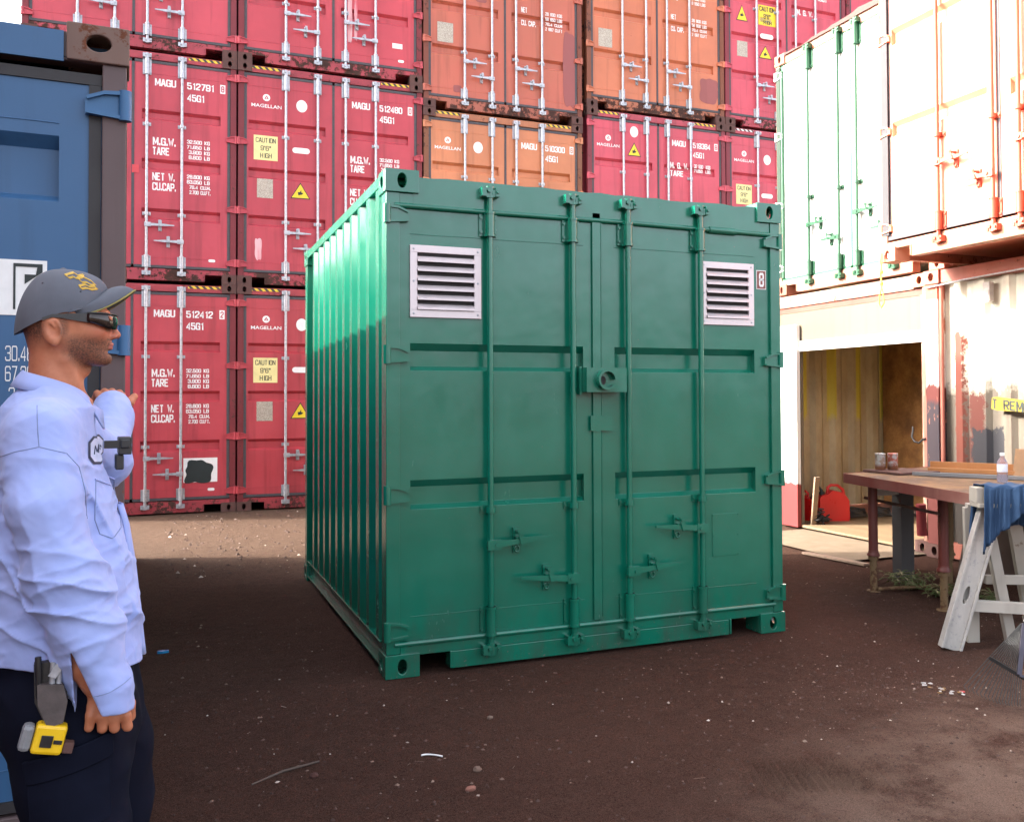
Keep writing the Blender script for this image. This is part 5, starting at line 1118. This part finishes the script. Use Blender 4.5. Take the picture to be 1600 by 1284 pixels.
# near hand: back of the hand to the camera, fingers curled away
K.ell((.078, -.205, .762), (.043, .0165, .040), .014)
for i, (fx, lz, rr, dx) in enumerate(((.044, .716, .0090, -.004), (.066, .710, .0100, -.001), (.088, .707, .0104, .001), (.110, .706, .0102, .004))):
    kn = (fx, -.216, lz + .032); p1 = (fx + dx, -.212, lz + .006); p2 = (fx + dx, -.190, lz + .004 - (.004 if i == 3 else 0)); p3 = (fx + dx - .002, -.176, lz + .020)
    K.cap((.055 + .012 * i, -.206, .775), kn, .0115, .0112, .008); K.cap(kn, p1, .0112, rr, .004); K.cap(p1, p2, rr, rr * .93, .003); K.cap(p2, p3, rr * .93, rr * .8, .003)
K.chain([((.098, -.190, .785), .014), ((.118, -.182, .752), .0125), ((.122, -.176, .722), .0105)], .007)
# far arm reaching towards the blue container's edge
K.chain([((-.03, .15, 1.325), .042), ((.085, .34, 1.235), .038), ((.108, .555, 1.392), .026)], .02)
K.ell((.112, .610, 1.412), (.036, .034, .018), .015, 'u', Matrix.Rotation(R(-18), 3, 'X'))
for i, (fx, hz_k) in enumerate(((.078, .004), (.098, .010), (.118, .010), (.138, .006))):
    b_ = (fx, .640, 1.418 + hz_k); K.cap((.1 + (fx - .108) * .6, .60, 1.412), b_, .011, .0112, .006)
    K.cap(b_, (fx - .006, .672, 1.428 + hz_k), .0108, .0098, .003); K.cap((fx - .006, .672, 1.428 + hz_k), (fx - .012, .692, 1.412 + hz_k), .0098, .0088, .003); K.cap((fx - .012, .692, 1.412 + hz_k), (fx - .014, .690, 1.393 + hz_k), .0088, .0078, .003)
K.chain([((.130, .585, 1.40), .015), ((.156, .600, 1.405), .0125), ((.170, .618, 1.422), .0105)], .007)
for s_, x0, xk, xf in ((-1, .0, .015, .01), (1, .02, .075, .075)): K.chain([((x0, s_ * .09, .80), .085), ((xk, s_ * .09, .47), .055), ((xf, s_ * .09, .10), .038), ((xf + .08, s_ * .09, .05), .035)], .02)
sk = NM('tanned_skin'); q = sk.xyz(); nn = sk.noise(30, 5, .6); nf = sk.noise(260, 3, .7)
def band(m, v, a, b, s=.01): return m.math('MULTIPLY', m.ramp(v, a, a + s), m.ramp(v, b - s, b, 1, 0))
sc = sk.mix(sk.ramp(nn, .3, .7), (.38, .125, .062), (.50, .19, .10))
ruddy = sk.math('MULTIPLY', band(sk, q[2], 1.535, 1.60, .02), band(sk, q[0], .03, .12, .03)); sc = sk.mix(sk.math('MULTIPLY', ruddy, .45), sc, (.50, .14, .085))
line = sk.math('ADD', q[2], sk.math('MULTIPLY', q[0], -.02))
beard = sk.math('MULTIPLY', sk.math('MULTIPLY', sk.ramp(sk.math('ADD', line, sk.math('MULTIPLY', sk.ramp(q[0], -.03, .06), .004)), 1.566, 1.545), sk.ramp(q[0], -.022, .004)), sk.ramp(sk.math('ADD', q[2], sk.math('MULTIPLY', q[0], .55)), 1.488, 1.512))
must = sk.math('MULTIPLY', band(sk, q[2], 1.5445, 1.556, .004), sk.ramp(q[0], .066, .076)); beard = sk.math('MAXIMUM', beard, must)
side_ = sk.math('MULTIPLY', band(sk, q[0], -.026, .000, .008), band(sk, q[2], 1.54, 1.62, .02)); beard = sk.math('MULTIPLY', sk.math('MAXIMUM', beard, sk.math('MULTIPLY', side_, .7)), sk.ramp(sk.math('ABSOLUTE', q[1]), .13, .11))
lips = sk.math('MULTIPLY', band(sk, q[2], 1.5285, 1.5450, .003), sk.math('MULTIPLY', sk.ramp(q[0], .074, .080), sk.ramp(sk.math('ABSOLUTE', q[1]), .023, .019)))
hair = sk.math('MULTIPLY', sk.ramp(q[0], -.044, -.060), sk.ramp(q[2], 1.525, 1.56))
stub = sk.math('MULTIPLY', beard, sk.math('ADD', sk.ramp(nf, .40, .58, .42, .80), sk.math('MULTIPLY', sk.ramp(nn, .3, .7), .1)))
sc = sk.mix(stub, sc, (.045, .028, .022)); sc = sk.mix(lips, sc, (.42, .13, .10)); sc = sk.mix(sk.math('MULTIPLY', hair, sk.ramp(nf, .4, .6, .5, .9)), sc, (.035, .022, .018))
sk.bump(sk.math('ADD', sk.math('MULTIPLY', nf, .4), sk.math('MULTIPLY', nn, .5)), .25, .0015); sk.b.inputs['Subsurface Weight'].default_value = .12; sk.b.inputs['Subsurface Radius'].default_value = (.010, .004, .002)
SKIN = sk.out(sc, .52, 0, .4)
link('body', K.mesh('body', [SKIN], 1), mroot); del K

# ---- shirt
Fd = Field((-.26, -.36, .74), (.24, .68, 1.48), .0036)
Fd.column([(1.455, -.030, 0, .060, .066), (1.425, -.036, 0, .078, .105), (1.395, -.042, 0, .098, .150), (1.35, -.050, 0, .104, .166), (1.28, -.048, 0, .112, .180), (1.20, -.040, 0, .128, .180), (1.10, -.030, 0, .146, .176), (1.0, -.018, 0, .156, .180), (.92, -.014, 0, .164, .186), (.80, -.006, 0, .160, .190)], .02, e=2.2)
Fd.chain([((-.052, -.140, 1.340), .076), ((-.044, -.196, 1.19), .066), ((-.008, -.212, 1.04), .067), ((.038, -.212, .91), .061), ((.066, -.206, .800), .055)], .03)
Fd.cap((.066, -.206, .802), (.069, -.206, .76), .056, .055, .006)
Fd.chain([((-.03, .145, 1.345), .080), ((.075, .33, 1.250), .068), ((.104, .50, 1.352), .055), ((.108, .548, 1.390), .052)], .03)
def folds(x, y, z):
    def ridge(ang, f, st, seed, p=2.2):
        c, s_ = math.cos(ang), math.sin(ang); wx = .030 * (n3(x * 8, y * 8, z * 8, seed + 40) - .5); u = (x * c + z * s_ + wx) * f; v = (-x * s_ + z * c) * f * st
        n = n3(u, y * f * .45, v, seed); return np.clip(1 - np.abs(2 * n - 1) * 1.25, 0, 1) ** p
    sl = (y < -.125).astype(float); m1 = n3(x * 6, y * 6, z * 6, 21); low = np.clip((1.38 - z) / .24, .30, 1.)
    g = -.0105 * ridge(1.25, 17, .14, 31, 2.6) * low * m1 * 1.6 - .0095 * ridge(.55, 19, .16, 32, 2.6) * low * (1 - m1) * 1.6 - .0035 * ridge(2.0, 44, .3, 33, 1.3) * low - .0008 * ridge(.9, 85, .4, 36, 1.2) - .0008 * (n3(x * 90, y * 90, z * 90, 8) - .5)
    el = np.exp(-((z - 1.00) / .09) ** 2) * sl; g = g - .0075 * el * ridge(1.75, 30, .2, 34, 1.4)
    bl = np.exp(-((z - .93) / .09) ** 2) * (1 - sl); return g - .009 * bl * ridge(1.15, 22, .25, 35, 1.4) + .004
Fd.warp(folds)
# hem, open neck, hollow cuffs, sleeve slit
def below(x, y, z): return (z - (.835 - .020 * np.clip(x / .15, -1, 1.2) + .03 * (y < -5))) + 0 * x * y
def hemcut(x, y, z):
    arm = np.sqrt((x - .06) ** 2 + (y + .206) ** 2) - .078
    return np.maximum(z - (.836 - .018 * np.clip(x / .15, -1, 1.2)), -arm)
Fd.put(hemcut, (-.3, -.36, .70), (.3, .30, .86), .002, 's')
Fd.put(lambda x, y, z: np.maximum(z - .748 - (x - .066) * .12, 0 * y) if False else (z - (.756 + (x - .066) * -.10)) + 0 * y, (0, -.30, .70), (.15, -.10, .775), .002, 's')
Fd.column([(.86, -.006, 0, .150, .178), (.80, -.006, 0, .152, .180)], .003, 's', e=2.2)
Fd.cap((.060, -.206, .83), (.071, -.206, .72), .045, .051, .003, 's')
Fd.cap((.1095, .565, 1.403), (.118, .64, 1.45), .042, .046, .003, 's')
Fd.cap((-.026, 0, 1.42), (-.020, 0, 1.60), .058, .07, .004, 's')
Fd.put(lambda x, y, z: np.maximum((1.446 - .62 * np.maximum(x + .03, 0)) - z, np.abs(y) - .075), (-.10, -.08, 1.36), (.08, .08, 1.48), .004, 's')
def slit(x, y, z):
    c = .006 + (.895 - z) * .24; w = np.clip((.902 - z) * .16, 0, .024) ; return np.maximum(np.maximum(np.abs(x - c) - w, y + .205), z - .90)
Fd.put(slit, (-.03, -.30, .74), (.08, -.205, .90), .002, 's')
sh = NM('light_blue_work_shirt'); _f = sh.noise(5, 4, .6); wv = sh.noise(700, 2, .5); sh.bump(sh.math('ADD', sh.math('MULTIPLY', wv, .3), sh.noise(26, 4, .6)), .3, .0016)
sh.b.inputs['Sheen Weight'].default_value = .15
SHIRT = sh.out(sh.mix(sh.ramp(_f, .3, .7), (.26, .325, .62), (.33, .395, .70)), .85, 0, .25)
sme = Fd.mesh('shirt', [SHIRT], 0); shirt = link('shirt', sme, mroot); del Fd
def bvh(me):
    co = np.empty(len(me.vertices) * 3, np.float32); me.vertices.foreach_get('co', co); q = np.empty(len(me.loops), np.int32); me.loops.foreach_get('vertex_index', q)
    return BVHTree.FromPolygons([Vector(c) for c in co.reshape(-1, 3).tolist()], q.reshape(-1, 4).tolist())
BS = bvh(sme)
def hit(b, x, z, y0=-.6, off=.0012):
    h = b.ray_cast(Vector((x, y0, z)), Vector((0, 1, 0)))
    return None if h[0] is None else h[0] + h[1] * off if h[1].y < 0 else h[0] - h[1] * off
def onto(b, pts, off): return [p for p in (hit(b, x, z, off=off) for x, z in pts) if p is not None]
def densify(P, step=.006, close=False):
    o = []; Q_ = P + [P[0]] if close else P
    for a, b in zip(Q_[:-1], Q_[1:]):
        n = max(1, int(math.hypot(b[0] - a[0], b[1] - a[1]) / step)); o += [(a[0] + (b[0] - a[0]) * i / n, a[1] + (b[1] - a[1]) * i / n) for i in range(n)]
    return o + [Q_[-1]]
def decal(name, b, poly, mat, parent, off=.0016, rows=10):
    """patch laid on the cloth: fan of shrunken outlines projected onto the surface"""
    cx_ = sum(p[0] for p in poly) / len(poly); cz_ = sum(p[1] for p in poly) / len(poly); P = densify(poly, .004, True)[:-1]; mb = MB(); vs = []; n = len(P)
    for k in range(rows + 1):
        f = 1 - k / rows * .999
        for p in P:
            h = hit(b, cx_ + (p[0] - cx_) * f, cz_ + (p[1] - cz_) * f, off=off)
            if h is None: h = vs[-1] if vs else Vector((cx_, -.2, cz_))
            vs.append(h)
    mb.add(vs, [(k * n + i, k * n + (i + 1) % n, (k + 1) * n + (i + 1) % n, (k + 1) * n + i) for k in range(rows) for i in range(n)], 0, True)
    return obj(name, mb, mat, parent)
seam = plain('shirt_seam', (.20, .25, .42), .9); navy = plain('navy_thread', (.03, .035, .07), .8)
for nm, pts, r_ in (('yoke_seam', [(-.15, 1.285), (-.10, 1.305), (-.055, 1.315), (-.005, 1.300)], .0010), ('shoulder_seam', [(-.06, 1.40), (-.058, 1.35), (-.055, 1.315)], .0010), ('armhole_seam', [(-.005, 1.300), (.018, 1.27), (.030, 1.22), (.034, 1.16)], .0011),
                    ('cuff_seam', [(.040, .800), (.075, .806), (.118, .822)], .0010)):
    p = onto(BS, densify(pts), .0004)
    if len(p) > 2: obj(nm, MB().tube(p, r_, 5), seam, shirt)
pk = densify([(.052, 1.235), (.050, 1.15), (.060, 1.118), (.085, 1.105), (.106, 1.12), (.104, 1.20)], .006); p = onto(BS, pk, .0006); obj('pocket_seam', MB().tube(p, .0012, 5), seam, shirt)
p = onto(BS, densify([(.050, 1.236), (.104, 1.205)], .006), .0010)
if len(p) > 2: obj('pocket_seam', MB().tube(p, .0022, 5), SHIRT, shirt)
oct_ = [(.036, 1.284), (.036, 1.318), (.046, 1.330), (.064, 1.326), (.074, 1.314), (.074, 1.280), (.062, 1.266), (.046, 1.268)]
nb = decal('name_patch', BS, oct_, navy, shirt, .0016); cx_, cz_ = .055, 1.298
decal('patch_field', BS, [(cx_ + (x - cx_) * .84, cz_ + (z - cz_) * .84) for x, z in oct_], plain('patch_cloth', (.42, .46, .62), .9), nb, .0030)
for P_ in ([(.046, 1.290), (.048, 1.308), (.052, 1.294), (.055, 1.309), (.055, 1.292)], [(.058, 1.299), (.061, 1.303), (.060, 1.295), (.065, 1.300), (.067, 1.296)]):
    p = onto(BS, densify(P_, .003), .0040)
    if len(p) > 2: obj('stitched_script', MB().tube(p, .0011, 5), navy, nb)
# collar: folded band around the neck with a pointed front
mb = MB(); n = 56; vs = []
for i in range(n + 1):
    a = math.pi * 2 * i / n - math.pi; u = abs(a) / math.pi                     # 0 at the front, 1 at the back
    fr = max(0, 1 - u * 3.2); ca, sa = math.cos(a), math.sin(a); cx_, cy_ = -.026, 0
    gap = .0 
    top = 1.452 + .028 * u - .046 * (1 - u) ** 2.2; rx, ry = .067, .064
    pt = math.exp(-((u - .10) / .09) ** 2)
    dropl = .038 + .036 * pt - .004 * u
    if u < .035: dropl *= .4
    for f, ro in ((0, -.004), (.0, .0), (.06, .004), (.5, .015), (1, .026 + .010 * pt)):
        vs.append((cx_ + (rx + ro) * ca, cy_ + (ry + ro * (1.15 if abs(ca) < .8 else .9)) * sa, top - f * dropl + (-.012 if (f == 0 and ro < 0) else 0)))
m_ = 5; mb.add(vs, [(i * m_ + j, i * m_ + j + 1, (i + 1) * m_ + j + 1, (i + 1) * m_ + j) for i in range(n) for j in range(m_ - 1)], 0, True)
o = obj('collar', mb, SHIRT, shirt); so = o.modifiers.new('thick', 'SOLIDIFY'); so.thickness = .003
# front placket edge: a darker open strip along the chest
mb = MB(); pts = [(.104, 1.17), (.118, 1.12), (.132, 1.03), (.142, .94), (.150, .86), (.155, .815)]
ring = []
for x, z in densify(pts, .02): ring.append((x, z))
vs = []
for x, z in ring:
    h = hit(BS, x - .012, z, off=.001); y = h.y if h else -.05; vs += [(x - .004, y * .5, z), (x + .006, -.016, z - .002), (x + .0085, -.012, z), (x + .002, .03, z)]
mb.add(vs, [(i * 4 + j, i * 4 + j + 1, (i + 1) * 4 + j + 1, (i + 1) * 4 + j) for i in range(len(ring) - 1) for j in range(3)], 0, True); o = obj('placket', mb, SHIRT, shirt); so = o.modifiers.new('thick', 'SOLIDIFY'); so.thickness = .0025

# ---- trousers, boots
Fd = Field((-.26, -.26, .02), (.28, .26, .90), .0050)
Fd.column([(.885, -.012, 0, .135, .155), (.80, -.010, 0, .145, .168), (.72, .0, 0, .150, .175), (.66, .010, 0, .140, .172), (.62, .015, 0, .12, .16)], .03)
Fd.chain([((-.005, -.088, .74), .118), ((.010, -.092, .58), .104), ((.026, -.095, .45), .092), ((.018, -.095, .26), .080), ((.010, -.095, .09), .078)], .04)
Fd.chain([((.030, .088, .74), .120), ((.078, .092, .58), .102), ((.090, .095, .45), .088), ((.085, .095, .26), .078), ((.078, .095, .09), .076)], .04)
Fd.warp(lambda x, y, z: -.010 * (1 - np.abs(2 * n3(x * 9 + z * 6, y * 9, z * 7, 15) - 1) - .5) - .004 * (n3(x * 26, y * 26, z * 16, 16) - .5))
tr = NM('navy_work_trousers'); _f = tr.noise(6, 4, .6); tr.bump(tr.noise(500, 2, .5), .2, .001); TR = tr.out(tr.mix(tr.ramp(_f, .3, .7), (.0025, .003, .009), (.005, .0065, .016)), .9, 0, .12)
tme = Fd.mesh('trousers', [TR], 2); trs = link('trousers', tme, mroot); BT = bvh(tme); del Fd
obj('pocket_seam', MB().tube(onto(BT, densify([(-.070, .655), (.075, .690), (.078, .52), (-.058, .49)], .008, True), .009), .0016, 5), TR, trs); decal('cargo_pocket', BT, [(-.070, .655), (.075, .690), (.078, .52), (-.058, .49)], TR, trs, .010, 12); obj('flap_edge', MB().tube(onto(BT, densify([(-.073, .665), (.078, .700), (.079, .655), (-.066, .618)], .006, True), .012), .0035, 6), TR, trs); decal('pocket_flap', BT, [(-.073, .665), (.078, .700), (.079, .655), (-.066, .618)], TR, trs, .015, 12)
obj('belt', MB().lathe([(.136, .838), (.140, .842), (.140, .872), (.136, .876)], (0, 0, 0), 36), plain('black_belt_leather', (.02, .018, .018), .5), trs).scale = (1.04, 1.24, 1)
for s_, x in ((-1, .01), (1, .078)):
    f_ = Field((x - .10, s_ * .095 - .07, -.01), (x + .24, s_ * .095 + .07, .16), .006); f_.ell((x + .015, s_ * .095, .07), (.055, .048, .06), .01); f_.ell((x + .10, s_ * .095, .045), (.10, .046, .042), .03); f_.put(lambda a, b, c: c - .003 + 0 * a * b, (x - .1, s_ * .095 - .08, -.02), (x + .25, s_ * .095 + .08, .02), .003, 's')
    link('boot', f_.mesh('boot', [plain('brown_boot_leather', (.09, .05, .03), .6)], 1), mroot)

# ---- cap
cg = NM('grey_cap_cotton'); cg.bump(cg.noise(600, 2, .5), .3, .001); CG = cg.out(cg.mix(cg.ramp(cg.noise(9, 4, .6), .3, .7), (.085, .092, .112), (.115, .122, .148)), .85, 0, .3); gold = plain('gold_thread', (.62, .40, .07), .6, 0, .2, 90)
mb = MB(); vs = []; nu, nv = 48, 18; cc = Vector((-.015, 0, 1.600))
for j in range(nv + 1):
    ph = math.pi / 2 * (1 - j / nv) 
    for i in range(nu):
        a = 2 * math.pi * i / nu; ca, sa = math.cos(a), math.sin(a); rx = .092 if ca > 0 else .096
        r_ = math.cos(ph) ** .86; x = cc.x + rx * r_ * ca; y = .0805 * r_ * sa; base = 1.606 - .048 * max(0, -ca) ** 1.2 + .058 * max(0, ca) ** 1.6
        z = base + (1.712 - base) * math.sin(ph) ** 1.02; seam_ = .0012 * abs(math.cos(3 * a)) ** .3; x += ca * seam_; y += sa * seam_; vs.append((x, y, z))
mb.add(vs, [(j * nu + i, j * nu + (i + 1) % nu, (j + 1) * nu + (i + 1) % nu, (j + 1) * nu + i) for j in range(nv) for i in range(nu)], 0, True)
# inner rim
nn_ = len(vs); rim = [(cc.x + (p[0] - cc.x) * .97, p[1] * .97, p[2] + .006) for p in vs[-nu:]]; mb.add(vs[-nu:] + rim, [(i, (i + 1) % nu, nu + (i + 1) % nu, nu + i) for i in range(nu)], 0, True)
hat = obj('cap', mb, CG, mroot); obj('cap_button', MB().lathe([(.007, 0), (.006, .003), (.002, .005)], (-.015, 0, 1.711), 12), CG, hat)
mb = MB(); vs = []; nu2, nv2 = 24, 12
for j in range(nv2 + 1):
    t_ = j / nv2
    for i in range(nu2 + 1):
        a = R(-84) + R(168) * i / nu2; ca, sa = math.cos(a), math.sin(a)
        x0, y0 = cc.x + .091 * ca, .0795 * sa; ext = .060 * max(0, ca) ** .5; x = x0 + ext * t_; y = y0 * (1 - .08 * t_ * t_)
        z = 1.604 + .066 * max(0, ca) ** 1.6 + .014 * math.sin(t_ * 2.2) - .010 * t_ * t_ - .006 * sa * sa * t_
        vs.append((x, y, z))
mb.add(vs, [(j * (nu2 + 1) + i, j * (nu2 + 1) + i + 1, (j + 1) * (nu2 + 1) + i + 1, (j + 1) * (nu2 + 1) + i) for j in range(nv2) for i in range(nu2)], 0, True)
br = obj('brim', mb, CG, hat); so = br.modifiers.new('thick', 'SOLIDIFY'); so.thickness = .0045; e = vs[-(nu2 + 1):]; obj('brim_piping', MB().tube(e, .0022, 6), plain('olive_piping', (.22, .18, .05), .8), br)
hm = hat.data; bc = BVHTree.FromPolygons([v.co.copy() for v in hm.vertices], [tuple(p.vertices) for p in hm.polygons])
# gold embroidery on the side of the crown (spread wings over a bar)
for P_ in ([(-.012, 1.694), (.004, 1.702), (.014, 1.694), (.024, 1.699), (.020, 1.690), (.010, 1.687), (.004, 1.691), (-.004, 1.687)], [(.012, 1.689), (.022, 1.693), (.040, 1.684), (.048, 1.676), (.040, 1.674), (.030, 1.680), (.022, 1.678)],
           [(.016, 1.670), (.028, 1.674), (.036, 1.669), (.046, 1.672), (.052, 1.667), (.040, 1.663), (.030, 1.666), (.020, 1.663)]):
    for k in range(3):
        p = [h for h in (hit(bc, x + .0015 * k, z - .0014 * k, off=.0008) for x, z in densify(P_, .003, True)) if h is not None]
        if len(p) > 3: obj('embroidery', MB().tube(p, .0011, 4), gold, hat)
for ca_ in (0, 1):
    for x, z in (((-.055, 1.672),), ((.02, 1.655),))[ca_]:
        h = hit(bc, x, z, off=.0003)
        if h: obj('eyelet', MB().tube([h + Vector((0, -.0006, 0)), h + Vector((0, .001, 0))], .0022, 8), plain('dark_eyelet', (.04, .045, .06), .8), hat)
# ---- wraparound sunglasses
gl = NM('dark_mirror_lens'); gl = gl.out((.03, .022, .02), .06, .6, .8); fr_ = plain('black_frame', (.02, .018, .02), .3)
mb = MB(); vs = []; n = 26
for i in range(n + 1):
    a = R(-88) + R(176) * i / n; sa, ca = math.sin(a), math.cos(a); y = .0765 * sa; x = .024 + .073 * max(ca, 0) ** .62; nose_ = math.exp(-(y / .010) ** 2)
    zt_ = 1.6080; zb_ = 1.5730 + .016 * nose_ + .012 * (abs(sa) ** 10)
    for k in range(6): f = k / 5; bul = .003 * math.sin(math.pi * f); vs.append((x + bul * ca, y + bul * sa, zt_ + (zb_ - zt_) * f))
mb.add(vs, [(i * 6 + k, i * 6 + k + 1, (i + 1) * 6 + k + 1, (i + 1) * 6 + k) for i in range(n) for k in range(5)], 0, True)
sg_ = obj('sunglasses', mb, gl, mroot); so = sg_.modifiers.new('thick', 'SOLIDIFY'); so.thickness = .002
obj('frame_rim', MB().tube([vs[i * 6] for i in range(n + 1)], .0020, 6), fr_, sg_)
for s_ in (-1, 1):
    mb = MB(); pts = [(.046, s_ * .0735, 1.597), (.020, s_ * .0785, 1.5965), (-.010, s_ * .0800, 1.598), (-.035, s_ * .0815, 1.598), (-.055, s_ * .080, 1.590)]
    for (a, b), (h0, h1) in zip(zip(pts[:-1], pts[1:]), ((.0115, .009), (.009, .006), (.005, .0035), (.0035, .003))):
        w = .0015; mb.add([(a[0], a[1] + w * q_, a[2] + h0 * t_) for q_ in (-1, 1) for t_ in (-1, 1)] + [(b[0], b[1] + w * q_, b[2] + h1 * t_) for q_ in (-1, 1) for t_ in (-1, 1)], [(0, 1, 5, 4), (2, 6, 7, 3), (0, 4, 6, 2), (1, 3, 7, 5), (0, 2, 3, 1), (4, 5, 7, 6)])
    obj('temple', mb, fr_, sg_)
# ---- radio on the chest strap, pouch and tape measure on the belt
t = thing('radio', 'small black radio clipped to a black strap on the man chest', 'radio', mroot.location.copy(), mroot.rotation_euler.z)
blkp = plain('black_plastic', (.018, .017, .018), .4)
mb = MB(); mb.box(.100, .128, -.050, .02, 1.285, 1.325); mb.box(.104, .124, -.0505, -.056, 1.30, 1.32); obj('case', mb, blkp, t, .003); mb = MB(); mb.box(.070, .102, -.046, -.040, 1.300, 1.318, mat=Matrix.Translation((0, -.004, 0))); obj('strap', mb, blkp, t, .001)
obj('clip', MB().box(.094, .112, -.044, .01, 1.250, 1.2845), blkp, t, .003)
t = thing('tool_pouch', 'black leather tool pouch with pliers hanging from the man belt', 'pouch', mroot.location.copy(), mroot.rotation_euler.z); lea = plain('worn_black_leather', (.030, .024, .022), .55, 0, .3, 40, .4, .003)
mb = MB(); mb.prism([(-.062, .868), (-.010, .872), (.002, .80), (-.006, .745), (-.038, .735), (-.060, .79)], -.215, -.192, 'y'); obj('pouch_back', mb, lea, t, .004)
mb = MB(); mb.prism([(-.055, .832), (-.008, .826), (.000, .79), (-.008, .748), (-.036, .742), (-.054, .79)], -.240, -.2155, 'y'); obj('pouch_pocket', mb, plain('scuffed_grey_leather', (.075, .058, .055), .6, 0, .3, 40, .4, .003), t, .006)
mb = MB(); mb.tube([(-.030, -.226, .80), (-.026, -.228, .872)], .006, 8); mb.tube([(-.018, -.226, .80), (-.014, -.228, .868)], .005, 8); mb.prism([(-.036, .846), (-.020, .870), (-.008, .860), (-.022, .840)], -.236, -.226, 'y'); obj('pliers', mb, M['steel'], t)
obj('screwdriver', MB().tube([(-.052, -.222, .80), (-.053, -.224, .855), (-.054, -.224, .885)], [.005, .007, .006], 8), blkp, t)
t = thing('tape_measure', 'yellow and grey tape measure clipped below the man tool pouch', 'tape measure', mroot.location.copy(), mroot.rotation_euler.z)
TM = Matrix.Translation((-.042, -.225, .720)) @ Matrix.Rotation(R(14), 4, 'Y')
def tbox(name, a, m, bev, par): mb = MB(); mb.box(*a, mat=TM); return obj(name, mb, m, par, bev)
yb = tbox('case', (-.020, .038, -.019, .019, -.030, .030), plain('yellow_plastic', (.78, .48, .01), .4, 0, .05), .007, t); tbox('case_back', (-.044, -.0205, -.018, .018, -.028, .026), plain('grey_plastic', (.20, .20, .21), .4), .009, t)
tbox('button', (-.006, .016, -.022, -.0195, -.014, .010), blkp, .001, yb); tbox('band', (.018, .034, -.0215, -.0195, -.006, .002), blkp, .0005, yb); tbox('clip', (.0385, .058, -.012, .012, -.026, -.004), M['darkrust'], .002, t)
